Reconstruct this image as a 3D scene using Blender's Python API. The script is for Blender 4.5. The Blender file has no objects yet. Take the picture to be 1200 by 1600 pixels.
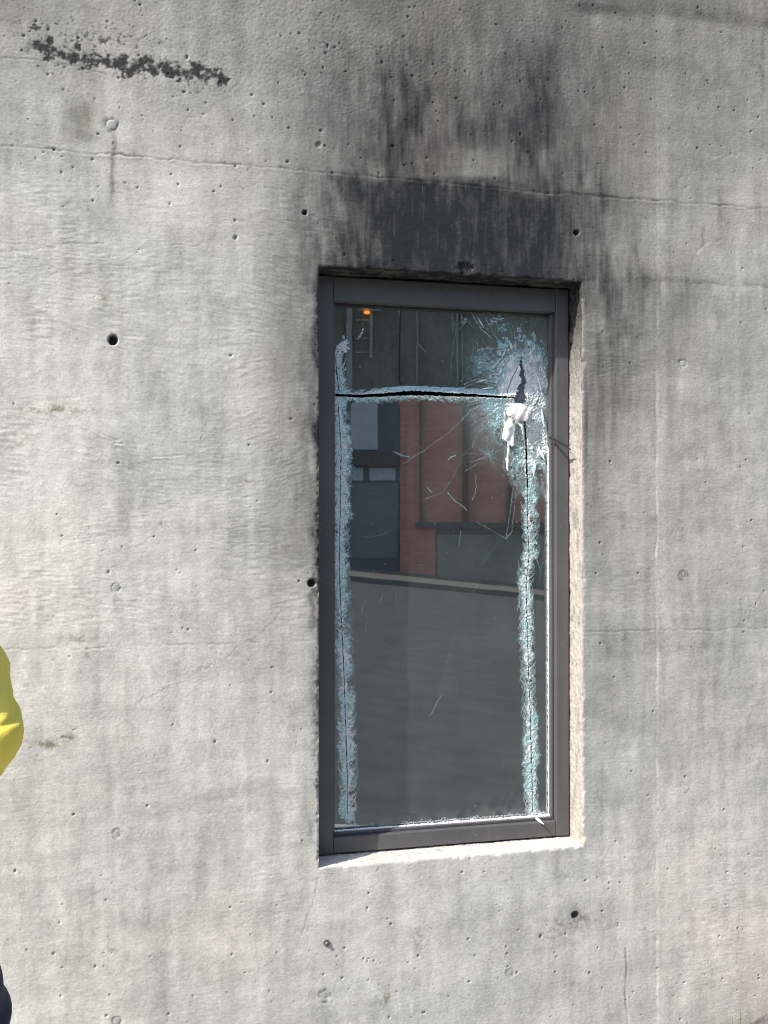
import bpy, bmesh, math, random
import numpy as np
from mathutils import Vector, Matrix

# ------------------------------------------------------------------ camera, world, sun, exposure
sc = bpy.context.scene
FPX, CX, CY = 1556.0, 600.0, 800.0          # focal length and centre in photo pixels (1200 x 1600)
YAW, PITCH = math.radians(13.5), math.radians(0.4)
CAM = np.array([0.0, -2.45, 1.6])
FWD = np.array([math.sin(YAW)*math.cos(PITCH), math.cos(YAW)*math.cos(PITCH), math.sin(PITCH)])
RGT = np.array([math.cos(YAW), -math.sin(YAW), 0.0])
UPV = np.cross(RGT, FWD)
cam_d = bpy.data.cameras.new('camera')
cam_o = bpy.data.objects.new('camera', cam_d)
sc.collection.objects.link(cam_o)
cam_d.sensor_fit = 'VERTICAL'; cam_d.sensor_height = 36.0
cam_d.lens = 36.0*FPX/1600.0
cam_d.clip_start = 0.05; cam_d.clip_end = 3000
Mx = Matrix(((RGT[0], UPV[0], -FWD[0], CAM[0]), (RGT[1], UPV[1], -FWD[1], CAM[1]), (RGT[2], UPV[2], -FWD[2], CAM[2]), (0, 0, 0, 1)))
cam_o.matrix_world = Mx
sc.camera = cam_o
sc.render.resolution_x = 768; sc.render.resolution_y = 1024

SUN_TO = Vector((-2.2, -1.0, 2.5)).normalized()      # direction towards the sun
w = bpy.data.worlds.new('World'); sc.world = w; w.use_nodes = True
nt = w.node_tree; nt.nodes.clear()
sky = nt.nodes.new('ShaderNodeTexSky'); sky.sky_type = 'NISHITA'; sky.sun_disc = False
sky.sun_elevation = math.asin(SUN_TO.z); sky.sun_rotation = math.atan2(SUN_TO.x, SUN_TO.y)
sky.air_density = 1.0; sky.dust_density = 2.0; sky.ozone_density = 1.0
bg = nt.nodes.new('ShaderNodeBackground'); bg.inputs[1].default_value = 0.14
wo = nt.nodes.new('ShaderNodeOutputWorld')
nt.links.new(sky.outputs[0], bg.inputs[0]); nt.links.new(bg.outputs[0], wo.inputs[0])
sl = bpy.data.lights.new('sun', 'SUN'); sl.energy = 4.2; sl.angle = math.radians(0.5); sl.color = (1.0, 0.955, 0.90)
so = bpy.data.objects.new('sun', sl); sc.collection.objects.link(so)
so.rotation_euler = SUN_TO.to_track_quat('Z', 'Y').to_euler(); so.location = (-6, -4, 8)
sc.view_settings.view_transform = 'Standard'; sc.view_settings.look = 'None'
sc.view_settings.exposure = 0.86; sc.view_settings.gamma = 1.0
sc.view_settings.use_curve_mapping = False
sc.cycles.pixel_filter_type = 'BLACKMAN_HARRIS'; sc.cycles.filter_width = 1.05
sc.cycles.max_bounces = 8; sc.cycles.transparent_max_bounces = 12

rng = np.random.default_rng(11); random.seed(11)

# ------------------------------------------------------------------ helpers
def px_plane(u, v, Y=0.0):
    """photo measurement (u, v) -> X, Z on the vertical plane at depth Y behind the wall face"""
    a = (u-CX)/FPX; b = -(v-CY)/FPX
    t = (Y-CAM[1])/(FWD[1]+a*RGT[1]+b*UPV[1])
    return t*(FWD[0]+a*RGT[0]+b*UPV[0]), CAM[2]+t*(FWD[2]+a*RGT[2]+b*UPV[2])
def plane_px(X, Z, Y=0.0):
    px, py, pz = X-CAM[0], Y-CAM[1], Z-CAM[2]
    d = px*FWD[0]+py*FWD[1]+pz*FWD[2]
    return CX+FPX*(px*RGT[0]+py*RGT[1]+pz*RGT[2])/d, CY-FPX*(px*UPV[0]+py*UPV[1]+pz*UPV[2])/d

def tag(o, label=None, cat=None, group=None, kind=None):
    if label: o['label'] = label
    if cat: o['category'] = cat
    if group: o['group'] = group
    if kind: o['kind'] = kind
    return o
def link(o, parent=None):
    sc.collection.objects.link(o)
    if parent is not None: o.parent = parent
    return o
def empty(name, loc=(0, 0, 0), rz=0.0):
    o = bpy.data.objects.new(name, None); o.location = loc; o.rotation_euler = (0, 0, rz); o.empty_display_size = .2
    return link(o)
def mesh_np(name, co, faces, mat, parent=None, smooth=False, attrs=None):
    me = bpy.data.meshes.new(name)
    co = np.asarray(co, np.float32); faces = np.asarray(faces, np.int32); n = faces.shape[1]
    me.vertices.add(len(co)); me.vertices.foreach_set('co', co.ravel())
    me.loops.add(faces.size); me.loops.foreach_set('vertex_index', faces.ravel())
    me.polygons.add(len(faces)); me.polygons.foreach_set('loop_start', np.arange(0, faces.size, n, dtype=np.int32))
    me.update(calc_edges=True)
    me.polygons.foreach_set('use_smooth', np.full(len(faces), smooth))
    if attrs:
        for k, a in attrs.items():
            at = me.attributes.new(k, 'FLOAT', 'POINT'); at.data.foreach_set('value', np.asarray(a, np.float32).ravel())
    me.validate(); me.materials.append(mat)
    return link(bpy.data.objects.new(name, me), parent)
def bm_obj(name, bm, mat, parent=None, smooth=False, bevel=0.0):
    if bevel > 0:
        bmesh.ops.bevel(bm, geom=list(bm.edges), offset=bevel, segments=2, affect='EDGES', profile=.5)
    bmesh.ops.recalc_face_normals(bm, faces=bm.faces)
    me = bpy.data.meshes.new(name); bm.to_mesh(me); bm.free()
    for p in me.polygons: p.use_smooth = smooth
    me.materials.append(mat)
    return link(bpy.data.objects.new(name, me), parent)
def add_box(bm, x0, x1, y0, y1, z0, z1):
    vs = [bm.verts.new((x, y, z)) for x in (x0, x1) for y in (y0, y1) for z in (z0, z1)]
    for f in ((0, 1, 3, 2), (4, 6, 7, 5), (0, 4, 5, 1), (2, 3, 7, 6), (0, 2, 6, 4), (1, 5, 7, 3)):
        bm.faces.new([vs[i] for i in f])
def box(name, x0, x1, y0, y1, z0, z1, mat, parent=None, bevel=0.0):
    bm = bmesh.new(); add_box(bm, x0, x1, y0, y1, z0, z1)
    return bm_obj(name, bm, mat, parent, bevel=bevel)
def tube_bm(pts, r, n=8, bm=None, closed=True):
    bm = bm or bmesh.new(); pts = [Vector(p) for p in pts]; rings = []
    rs = r if hasattr(r, '__len__') else [r]*len(pts)
    for i, p in enumerate(pts):
        t = (pts[min(i+1, len(pts)-1)]-pts[max(i-1, 0)]).normalized()
        a = t.orthogonal().normalized() if i == 0 else (a - t*a.dot(t)).normalized()
        b = t.cross(a)
        rings.append([bm.verts.new(p+(a*math.cos(2*math.pi*k/n)+b*math.sin(2*math.pi*k/n))*rs[i]) for k in range(n)])
    for i in range(len(rings)-1):
        for k in range(n):
            bm.faces.new((rings[i][k], rings[i][(k+1) % n], rings[i+1][(k+1) % n], rings[i+1][k]))
    if closed:
        bm.faces.new(rings[0][::-1]); bm.faces.new(rings[-1])
    return bm

def spec(shape, lo, hi, kz=1.0, kx=1.0, beta=1.0, seed=0, res=0.0025):
    """band-limited noise, wavelengths lo..hi metres, kz > 1 stretches it along z, kx > 1 along x; unit deviation"""
    r = np.random.default_rng(seed)
    fz = np.fft.fftfreq(shape[0], res)[:, None]*kz; fx = np.fft.rfftfreq(shape[1], res)[None, :]*kx
    f = np.sqrt(fz*fz+fx*fx); f[0, 0] = 1e9
    amp = f**(-beta)*np.exp(-(f*lo)**4)*(1-np.exp(-(f*hi)**4))
    n = np.fft.irfft2(np.fft.rfft2(r.standard_normal(shape))*amp, s=shape)
    return n/(n.std()+1e-12)
def sample(img, row, col):
    r = np.clip(row, 0, img.shape[0]-1.001); c = np.clip(col, 0, img.shape[1]-1.001)
    r0 = r.astype(int); c0 = c.astype(int); fr = r-r0; fc = c-c0
    return (img[r0, c0]*(1-fr)*(1-fc)+img[r0+1, c0]*fr*(1-fc)+img[r0, c0+1]*(1-fr)*fc+img[r0+1, c0+1]*fr*fc)
def sst(x, a, b):
    t = np.clip((x-a)/(b-a), 0, 1); return t*t*(3-2*t)
def seg_dist(U, V, pts):
    """distance to a polyline and the parameter 0..1 along it"""
    best = np.full(U.shape, 1e9, np.float32); par = np.zeros(U.shape, np.float32); n = len(pts)-1
    for i in range(n):
        (x0, y0), (x1, y1) = pts[i], pts[i+1]; dx, dy = x1-x0, y1-y0; L2 = dx*dx+dy*dy
        t = np.clip(((U-x0)*dx+(V-y0)*dy)/L2, 0, 1)
        d = np.hypot(U-x0-t*dx, V-y0-t*dy)
        m = d < best; best = np.where(m, d, best); par = np.where(m, (i+t)/n, par)
    return best, par
def blob(U, V, cu, cv, su, sv, p=2.0):
    return np.exp(-(np.abs((U-cu)/su)**p+np.abs((V-cv)/sv)**p))

# ------------------------------------------------------------------ materials
class NT:
    def __init__(s, name):
        s.m = bpy.data.materials.new(name); s.m.use_nodes = True; s.t = s.m.node_tree; s.t.nodes.clear()
        s.out = s.n('ShaderNodeOutputMaterial')
    def n(s, typ, **kw):
        nd = s.t.nodes.new(typ)
        for k, v in kw.items(): setattr(nd, k, v)
        return nd
    def l(s, a, b): s.t.links.new(a, b)
    def setin(s, sock, v):
        if hasattr(v, 'is_linked') or hasattr(v, 'links'): s.l(v, sock)
        elif hasattr(v, '__len__') and len(v) == 3 and sock.type == 'RGBA': sock.default_value = (*v, 1)
        else: sock.default_value = v
    def math(s, op, a, b=0.0, c=None, clamp=False):
        nd = s.n('ShaderNodeMath', operation=op, use_clamp=clamp); s.setin(nd.inputs[0], a); s.setin(nd.inputs[1], b)
        if c is not None: s.setin(nd.inputs[2], c)
        return nd.outputs[0]
    def mix(s, fac, a, b, mode='MIX'):
        nd = s.n('ShaderNodeMix', data_type='RGBA', blend_type=mode); s.setin(nd.inputs['Factor'], fac)
        s.setin([i for i in nd.inputs if i.name == 'A' and i.type == 'RGBA'][0], a)
        s.setin([i for i in nd.inputs if i.name == 'B' and i.type == 'RGBA'][0], b)
        return [o for o in nd.outputs if o.type == 'RGBA'][0]
    def attr(s, name):
        return s.n('ShaderNodeAttribute', attribute_name=name).outputs['Fac']
    def coords(s, scale=(1, 1, 1)):
        tc = s.n('ShaderNodeTexCoord'); mp = s.n('ShaderNodeMapping'); s.l(tc.outputs['Object'], mp.inputs[0]); mp.inputs['Scale'].default_value = scale
        return mp.outputs[0]
    def noise(s, vec, scale, detail=4, rough=.55, dist=0.0):
        nd = s.n('ShaderNodeTexNoise'); s.l(vec, nd.inputs['Vector']); nd.inputs['Scale'].default_value = scale
        nd.inputs['Detail'].default_value = detail; nd.inputs['Roughness'].default_value = rough; nd.inputs['Distortion'].default_value = dist
        return nd.outputs['Fac']
    def ramp(s, v, stops):
        nd = s.n('ShaderNodeValToRGB'); s.l(v, nd.inputs[0]); e = nd.color_ramp.elements
        while len(e) < len(stops): e.new(.5)
        for k, (p, c) in enumerate(stops):
            e[k].position = p; e[k].color = (c, c, c, 1) if not hasattr(c, '__len__') else (*c, 1)
        return nd.outputs[0]
    def bump(s, h, strength=.3, dist=.01):
        nd = s.n('ShaderNodeBump'); nd.inputs['Strength'].default_value = strength; nd.inputs['Distance'].default_value = dist; s.l(h, nd.inputs['Height'])
        return nd.outputs[0]
    def bsdf(s, col, rough=.8, metal=0.0, normal=None, spec_=.3):
        b = s.n('ShaderNodeBsdfPrincipled'); s.setin(b.inputs['Base Color'], col); s.setin(b.inputs['Roughness'], rough)
        b.inputs['Metallic'].default_value = metal; b.inputs['Specular IOR Level'].default_value = spec_
        if normal is not None: s.l(normal, b.inputs['Normal'])
        return b
    def finish(s, b):
        s.l(b.outputs[0], s.out.inputs[0]); return s.m

def simple_mat(name, col, rough=.7, metal=0.0, scale=8.0, var=.25, bump=.15, bdist=.004, spec_=.3, stretch=(1, 1, 1)):
    t = NT(name); v = t.coords(stretch)
    a = t.noise(v, scale, 6, .6); b = t.noise(v, scale*9, 3, .6)
    h = t.math('ADD', t.math('MULTIPLY', a, .7), t.math('MULTIPLY', b, .3))
    lo = tuple(c*(1-var) for c in col); hi = tuple(min(1, c*(1+var)) for c in col)
    f = t.ramp(h, [(.35, 0.0), (.65, 1.0)])
    return t.finish(t.bsdf(t.mix(f, lo, hi), t.math('ADD', rough-.08, t.math('MULTIPLY', b, .16)), metal, t.bump(h, bump, bdist), spec_))

def concrete_mat():
    t = NT('concrete'); v = t.coords()
    tone = t.attr('tone'); soot = t.attr('soot'); warm = t.attr('warm'); olive = t.attr('olive')
    n1 = t.noise(v, 3.0, 5, .6); n2 = t.noise(v, 45.0, 5, .65); n3 = t.noise(v, 240.0, 3, .6)
    vs = t.noise(t.coords((26, 26, 1.6)), 1.0, 4, .6)
    m = t.math('ADD', 1.0, t.math('MULTIPLY', t.math('SUBTRACT', n1, .5), .22))
    m = t.math('MULTIPLY', m, t.math('ADD', 1.0, t.math('MULTIPLY', t.math('SUBTRACT', n2, .5), .34)))
    m = t.math('MULTIPLY', m, t.math('ADD', 1.0, t.math('MULTIPLY', t.math('SUBTRACT', n3, .5), .5)))
    m = t.math('MULTIPLY', m, t.math('ADD', 1.0, t.math('MULTIPLY', t.math('SUBTRACT', vs, .5), .12)))
    m = t.math('MULTIPLY', m, tone)
    base = t.mix(t.ramp(t.noise(v, 1.7, 4, .6), [(.35, 0.0), (.65, 1.0)]), (.43, .427, .395), (.445, .437, .392))
    base = t.mix(t.math('MULTIPLY', warm, 1.0, clamp=True), base, (.47, .395, .345))
    base = t.mix(t.math('MULTIPLY', olive, 1.0, clamp=True), base, (.21, .205, .15))
    comb = t.n('ShaderNodeCombineXYZ'); [t.l(m, comb.inputs[i]) for i in range(3)]
    col = t.mix(1.0, base, comb.outputs[0], 'MULTIPLY')
    nsoot = t.math('ADD', soot, t.math('MULTIPLY', t.math('MULTIPLY', t.math('SUBTRACT', n2, .5), .45), t.math('MULTIPLY', soot, t.math('SUBTRACT', 1.0, soot))), clamp=True)
    col = t.mix(nsoot, col, (.014, .015, .0175))
    hg = t.noise(t.coords((30, 30, 150)), 1.0, 4, .65)
    hh = t.math('ADD', t.math('ADD', t.math('MULTIPLY', n2, .14), t.math('MULTIPLY', n3, .36)), t.math('MULTIPLY', hg, .60))
    return t.finish(t.bsdf(col, .92, 0, t.bump(hh, .33, .0034), .12))
M_CONC = concrete_mat()

def frame_mat():
    t = NT('anodised_frame'); v = t.coords()
    a = t.noise(v, 5, 6, .65); b = t.noise(v, 160, 3, .6); st = t.noise(t.coords((60, 60, 3)), 1, 4, .6)
    col = t.mix(t.ramp(a, [(.35, 0.0), (.7, 1.0)]), (.090, .089, .091), (.115, .113, .113))
    col = t.mix(t.ramp(st, [(.55, 0.0), (.85, .35)]), col, (.17, .165, .16))
    col = t.mix(t.ramp(b, [(.66, 0.0), (.76, .5)]), col, (.35, .34, .33))
    return t.finish(t.bsdf(col, t.math('ADD', .42, t.math('MULTIPLY', a, .22)), 0.35, t.bump(b, .08, .001), .45))
M_FRAME = frame_mat()
M_GASKET = simple_mat('rubber_gasket', (.02, .02, .022), .7)
M_DUST_EDGE = simple_mat('glass_dust_sunlit_edge', (.78, .78, .78), .8, scale=60, var=.2, bump=.8, bdist=.004)  # white of the glass crumbs, also paints the sunlit glazing edge
M_WHITE_FILM = simple_mat('torn_interlayer', (.68, .69, .66), .45, scale=26, var=.28, bump=.25, bdist=.004, spec_=.5)  # wide tone variation paints the shading of the film's folds
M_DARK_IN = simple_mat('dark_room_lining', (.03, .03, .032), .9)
M_PLUG = simple_mat('mortar_plug', (.31, .315, .30), .9, scale=60, var=.25, bump=.5)
M_STEEL = simple_mat('rusty_steel', (.20, .17, .15), .5, .7, scale=90, var=.5)

def glass_mat():
    t = NT('laminated_glass'); v = t.coords()
    fr = t.attr('frost'); te = t.attr('teal'); du = t.attr('dust')
    wav = t.noise(v, 5.0, 2, .5)
    n2 = t.noise(v, 260, 3, .65)
    nb = t.bump(wav, .006, .01)
    gl = t.n('ShaderNodeBsdfGlossy'); gl.inputs['Color'].default_value = (.86, .95, .95, 1); gl.inputs['Roughness'].default_value = .012; t.l(nb, gl.inputs['Normal'])
    tr = t.n('ShaderNodeBsdfTransparent'); tr.inputs['Color'].default_value = (.30, .34, .33, 1)
    dd = t.n('ShaderNodeBsdfDiffuse'); dd.inputs['Color'].default_value = (.38, .40, .38, 1)
    lw = t.n('ShaderNodeFresnel'); lw.inputs['IOR'].default_value = 1.5
    body = t.n('ShaderNodeMixShader'); t.l(t.math('ADD', du, t.math('MULTIPLY', t.math('SUBTRACT', n2, .5), .03), clamp=True), body.inputs[0]); t.l(tr.outputs[0], body.inputs[1]); t.l(dd.outputs[0], body.inputs[2])
    clear = t.n('ShaderNodeMixShader'); t.l(t.math('ADD', .35, lw.outputs[0]), clear.inputs[0]); t.l(body.outputs[0], clear.inputs[1]); t.l(gl.outputs[0], clear.inputs[2])
    # crushed glass
    cw = t.mix(te, (.93, .97, .96), (.38, .72, .71))
    cw = t.mix(t.ramp(n2, [(.35, 0.0), (.7, 1.0)]), t.mix(.14, cw, (.30, .50, .52)), cw)
    nf = t.bump(t.math('ADD', t.noise(v, 420, 4, .7), t.math('MULTIPLY', fr, .4)), .22, .003)
    dw = t.bsdf(cw, .35, 0, nf, .5)
    tl = t.n('ShaderNodeBsdfTranslucent'); t.l(cw, tl.inputs[0])
    fro = t.n('ShaderNodeMixShader'); fro.inputs[0].default_value = .2; t.l(dw.outputs[0], fro.inputs[1]); t.l(tl.outputs[0], fro.inputs[2])
    fin = t.n('ShaderNodeMixShader'); t.l(t.math('MULTIPLY', fr, 1.0, clamp=True), fin.inputs[0]); t.l(clear.outputs[0], fin.inputs[1]); t.l(fro.outputs[0], fin.inputs[2])
    t.l(fin.outputs[0], t.out.inputs[0]); return t.m
M_GLASS = glass_mat()

# ------------------------------------------------------------------ the concrete wall
OX0, OX1, OZ0, OZ1 = 0.4215, 1.1300, 0.7330, 2.2320      # window opening
REV = 0.150                                                # depth of the reveal
RES = 0.0025
def snap(a, vals):
    for x in vals: a[np.argmin(np.abs(a-x))] = x
    return a
fx = snap(np.arange(-0.70, 1.95, RES), (OX0, OX1)); fz = snap(np.arange(0.02, 3.20, RES), (OZ0, OZ1))
X, Z = np.meshgrid(fx, fz); SH = X.shape
U, V = plane_px(X, Z)
U = U.astype(np.float32); V = V.astype(np.float32)
rowi = (Z-fz[0])/RES; coli = (X-fx[0])/RES

def wall_fields():
    # ---- relief (positive = towards the street)
    warp = spec(SH, .15, 1.0, kx=2.5, beta=1.6, seed=1)
    g0 = spec(SH, .005, .018, kx=6.0, beta=.2, seed=2); g1 = spec(SH, .010, .04, kx=6.0, beta=.6, seed=3)
    gw = sample(g0, rowi+warp*10, coli); gw1 = sample(g1, rowi+warp*12, coli)
    gmask = (sst(V, 240, 300)*(1-sst(V, 960, 1010))*(1-.75*sst(U, 430, 560))+.55*sst(U, 900, 930)*(1-sst(U, 1010, 1030))*sst(V, 440, 520)*(1-sst(V, 950, 990))
             + .5*sst(U, 1030, 1060)*sst(V, 960, 1100)*(1-sst(V, 1500, 1600)) + .35*(1-sst(U, 460, 540))*sst(V, 1150, 1220))
    gmask = np.clip(gmask*(.75+.45*spec(SH, .1, .8, seed=4)), .10, 1.4)
    h = gmask*(gw*.00019+np.maximum(gw1, -.3)*.00012)
    # long soft waves low on the left
    ww = spec(SH, .03, .08, kx=9.0, beta=.8, seed=40)
    h += blob(U, V, 180, 1270, 260, 75)*sample(ww, rowi+warp*8-(U-100)*.03, coli)*.00045
    h += spec(SH, .01, .06, beta=.9, seed=5)*.00008+spec(SH, .06, .5, beta=1.6, seed=6)*.0005
    h += spec(SH, .005, .012, beta=.4, seed=7)*.00007
    rough_top = sst(-V, -250, -120)*(.4+.6*blob(U, V, 620, 60, 330, 260))
    h += rough_top*np.minimum(spec(SH, .006, .02, beta=.5, seed=8), .8)*.00028
    tone = np.ones(SH); soot = np.zeros(SH); warm = np.zeros(SH); olive = np.zeros(SH)
    # ---- pores
    def pores(n, rlo, rhi, dens, dk=.55, depth=.9):
        cu = rng.uniform(fx[2], fx[-3], n*3); cz = rng.uniform(fz[2], fz[-3], n*3)
        pu, pv = plane_px(cu, cz); keep = rng.random(n*3) < dens(pu, pv)
        cu, cz = cu[keep][:n], cz[keep][:n]
        for a, b in zip(cu, cz):
            r = rlo+(rhi-rlo)*rng.random()**3; ax = rng.uniform(.7, 1.25); k = int(r*1.6/RES)+2
            i = int((b-fz[0])/RES); j = int((a-fx[0])/RES)
            s = np.s_[max(i-k, 0):i+k+1, max(j-k, 0):j+k+1]
            q = np.hypot((X[s]-a)*ax, (Z[s]-b)/ax)/r
            f = 1-sst(q, .45, 1.15)
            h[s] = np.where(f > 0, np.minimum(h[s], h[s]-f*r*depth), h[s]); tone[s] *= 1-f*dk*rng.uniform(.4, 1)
    pores(2300, .0012, .0036, lambda u, v: np.where(v < 300, .75, np.where(v > 1360, .5, np.where((u > 500) & (v > 1300), .5, .16))))
    pores(90, .0025, .0050, lambda u, v: np.where(v < 280, .8, np.where(v > 1350, .5, .12)))
    pores(520, .0014, .0045, lambda u, v: blob(u, v, 690, 1520, 110, 60)+blob(u, v, 880, 1440, 40, 70)*.6+.6*blob(u, v, 70, 1150, 55, 22)+blob(u, v, 100, 1480, 80, 50)*.5, .6)
    pores(260, .0014, .0040, lambda u, v: blob(u, v, 190, 75, 160, 45)*.8+.8*blob(u, v, 760, 430, 60, 12)+blob(u, v, 1085, 445, 60, 12))
    pores(900, .0014, .0042, lambda u, v: blob(u, v, 640, 110, 230, 130)+.4*(v < 60))
    wig = spec(SH, .01, .2, beta=1.2, seed=9)*2.2
    wig2 = spec(SH, .008, .06, beta=1.0, seed=10)
    dash = sst(spec(SH, .02, .3, beta=1, seed=12), -.6, .4)
    # ---- formwork joints
    def line(pts, wpx, depth, dark, lip=0.0, breaky=1.0, amp=1.0):
        nonlocal h, tone
        d, t = seg_dist(U+wig*0, V+wig*amp*.5, pts)
        k = np.exp(-(d/wpx)**2)*(1-breaky+breaky*dash)
        h -= k*depth; tone *= 1-k*dark
        if lip:
            d2, _ = seg_dist(U, V+wig*amp*.5-3.0, pts)
            h += np.exp(-(d2/2.2)**2)*lip*(1-breaky+breaky*dash)
    J1 = [(-400, 180), (0, 228), (120, 237), (300, 252), (497, 268), (690, 285), (850, 300), (1030, 314), (1200, 327), (1500, 350)]
    line(J1, 1.7, .0016, .55, .0007, .45)
    below = sst(V-np.interp(U, [p[0] for p in J1], [p[1] for p in J1])+wig*.5, -2.5, 1.5)
    h += below*.0005
    tone *= 1-.10*np.exp(-((V-6-np.interp(U, [p[0] for p in J1], [p[1] for p in J1]))/9)**2)*sst(U, 450, 600)
    line([(-300, 1030), (0, 1016), (150, 1011), (290, 1007), (420, 1003), (500, 1000)], 1.4, .0007, .22, .0004, .8)
    line([(905, 988), (1030, 985), (1200, 981), (1500, 974)], 1.5, .0009, .25, .0005, .5)
    line([(-200, 382), (0, 380), (120, 380), (260, 382), (420, 384)], 1.2, .0005, .25, .0002, .9)
    line([(238, 714), (262, 713), (290, 711)], 1.0, .0011, .1, .0008, .1, .3); line([(176, 695), (184, 692), (192, 693)], 1.1, .0011, .2, .0006, .1, .3); line([(178, 688), (188, 687)], 1.0, .0008, .1, .0004, .1, .3)
    line([(345, 756), (395, 752)], 1.2, .0006, .15, .0003, .3); line([(80, 752), (150, 762)], 1.2, .0005, .15, 0, .6); line([(200, 855), (222, 853)], 1.1, .0006, .2, 0, .3); line([(330, 858), (357, 860)], 1.1, .0006, .2, 0, .3)
    line([(359, 760), (360, 850)], .8, .0003, -.06, 0, .3)
    line([(900, 440), (1030, 438), (1130, 443), (1260, 452)], 3, .0007, .22, 0, .7, 2)
    line([(930, 775), (1040, 765), (1200, 768)], 2, .0003, .12, 0, .7, 2)
    line([(1120, 1600), (1128, 1590)], 1, .0001, .05)
    # vertical joint: the right-hand panel stands a hair proud
    dv = U-1027.5+wig*.35
    vb = np.clip(.6+.5*spec(SH, .05, .4, beta=1, seed=77), .1, 1.2)
    h += sst(dv, -1.5, 1.0)*.0005*sst(V, 330, 520)*vb+sst(dv, -1.5, 1.0)*.0003
    h -= np.exp(-((dv+2.2)/1.6)**2)*.0004*vb*(.4+.6*sst(V, 380, 500))
    tone *= 1+.07*np.exp(-((dv-1)/2.0)**2)*sst(V, 450, 650)*vb  # ridge highlight painted as a paler line along the joint
    tone *= 1+.12*np.exp(-((dv-8)/9)**2)*(.5+.5*dash)*(1-sst(V, 900, 1100))
    # cracks
    for pts, wd, dp, dk in (([(205, 1105), (240, 1085), (300, 1056), (345, 1030), (395, 1000), (425, 975), (450, 940)], 1.2, .0003, .25),
                            ([(497, 1370), (488, 1418), (478, 1440), (474, 1455), (462, 1478)], 1.2, .0005, .3),
                            ([(977, 1480), (979, 1520), (976, 1548), (981, 1600), (978, 1680)], 1.6, .0009, .4),
                            ([(915, 1345), (935, 1365), (950, 1395)], 1.5, .0004, .2),
                            ([(1088, 398), (1100, 382), (1122, 372)], 1.6, .0006, -.15), ([(1085, 240), (1128, 245), (1160, 240)], 1.6, .0005, -.15),
                            ([(345, 125), (372, 158), (390, 170)], 1.6, .0006, -.15), ([(350, 1265), (385, 1264), (410, 1270)], 1.2, .0004, .0),
                            ([(860, 1362), (880, 1364), (893, 1372)], 1.2, .0006, .2), ([(1000, 1456), (1028, 1450)], 1.4, .0006, .15),
                            ([(560, 1425), (595, 1418), (640, 1424)], 1.1, .0003, .1)):
        line(pts, wd*.8, dp*1.2, dk*1.2, 0, .45, 2.6)
    d, _ = seg_dist(U, V, [(1170+17*math.cos(a*.4), 940+13*math.sin(a*.4)) for a in range(17)])
    h += np.exp(-(d/1.4)**2)*.0004
    for q in range(4):
        d, _ = seg_dist(U, V, [(1160+q*6, 950-q*2), (1170+q*5, 932-q*1)]); h += np.exp(-(d/1.3)**2)*.0003
    # ---- broad tone, top to bottom and side to side
    cell = spec(SH, .15, 1.2, beta=1.4, seed=13); cell2 = spec(SH, .03, .3, beta=1.1, seed=14)
    vst = spec(SH, .012, .16, kz=16, beta=.8, seed=15); vst2 = spec(SH, .03, .3, kz=7, beta=1.0, seed=16); hst = spec(SH, .02, .2, kx=9, beta=.9, seed=17)
    fine = spec(SH, .005, .02, beta=.6, seed=18)
    tone *= 1+.045*cell+.035*cell2+.028*spec(SH, .008, .05, beta=.7, seed=71)+.035*spec(SH, .02, .12, kz=3, beta=.9, seed=72)+.028*vst+.042*vst2+.03*hst+.035*fine
    base = np.interp(V, [-200, 0, 120, 250, 400, 700, 1000, 1300, 1600, 1800], [.50, .56, .68, .84, .93, .98, 1.00, 1.00, 1.01, 1.01])
    # left part is lighter, middle and right greyer
    side = np.interp(U, [-300, 60, 330, 450, 560, 900, 1040, 1200, 1400], [1.10, 1.10, 1.02, .88, .76, .70, .74, .80, .82])
    k = 1-sst(V, 950, 1400)
    tone *= base*(side*k+(1-k)*np.interp(U, [0, 500, 950, 1030, 1200], [1.02, 1.02, .92, .95, .93]))
    # window surround darkened by old grime on the left side
    tone *= 1-.20*blob(U, V, 470, 640, 60, 270, 2.4)*(1+.25*vst)
    tone *= 1-.14*sst(U, 395, 400)*(1-sst(U, 500, 520))*sst(V, 280, 420)*(1-sst(V, 900, 1050))*.6
    tone *= 1-.22*np.exp(-((U-492+wig)/7)**2)*sst(V, 420, 500)*(1-sst(V, 1000, 1330))
    # ---- soot plume over the window
    def clampn(a): return np.clip(a, 0, 1)
    st = .5+.5*np.tanh(vst*1.1+vst2*.7)
    mid = spec(SH, .02, .25, kz=2.2, beta=1.3, seed=61); mot = spec(SH, .006, .05, beta=.9, seed=62)
    below_ = 1-sst(V, 450, 520)
    j1v = np.interp(U, [p[0] for p in J1], [p[1] for p in J1])
    body = sst(U+mid*9, 440, 585)*(1-sst(U+mid*9, 845, 945))*sst(V-j1v+mid*5+12*np.exp(-np.abs((U-700)/150)**3), -12, 18)
    body *= np.clip(.88+.03*np.tanh(vst2)+.015*mot+.03*mid+.08*blob(U, V, 690, 350, 150, 80), 0, .95)
    halo = np.exp(-np.abs((U-725)/250)**3.2)*sst(V+mid*8, -120, 190)*(.54+.04*mid+.10*st)
    p1 = np.exp(-np.abs((U-625-cell2*7)/66)**2.4)*sst(V+mid*12, 20, 190)*(.80+.05*mid+.14*st)
    p1 = np.maximum(p1, np.exp(-np.abs((U-645)/24)**2.4)*sst(V+mid*10, 130, 200)*(.80+.1*mid))
    p2 = np.exp(-np.abs((U-830-cell2*7)/58)**2.4)*sst(V+mid*12, 30, 190)*(.72+.06*mid+.16*st)
    p3 = np.exp(-np.abs((U-733)/75)**3)*sst(V+mid*12, 80, 180)*(.30+.08*mid+.14*st)
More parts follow.
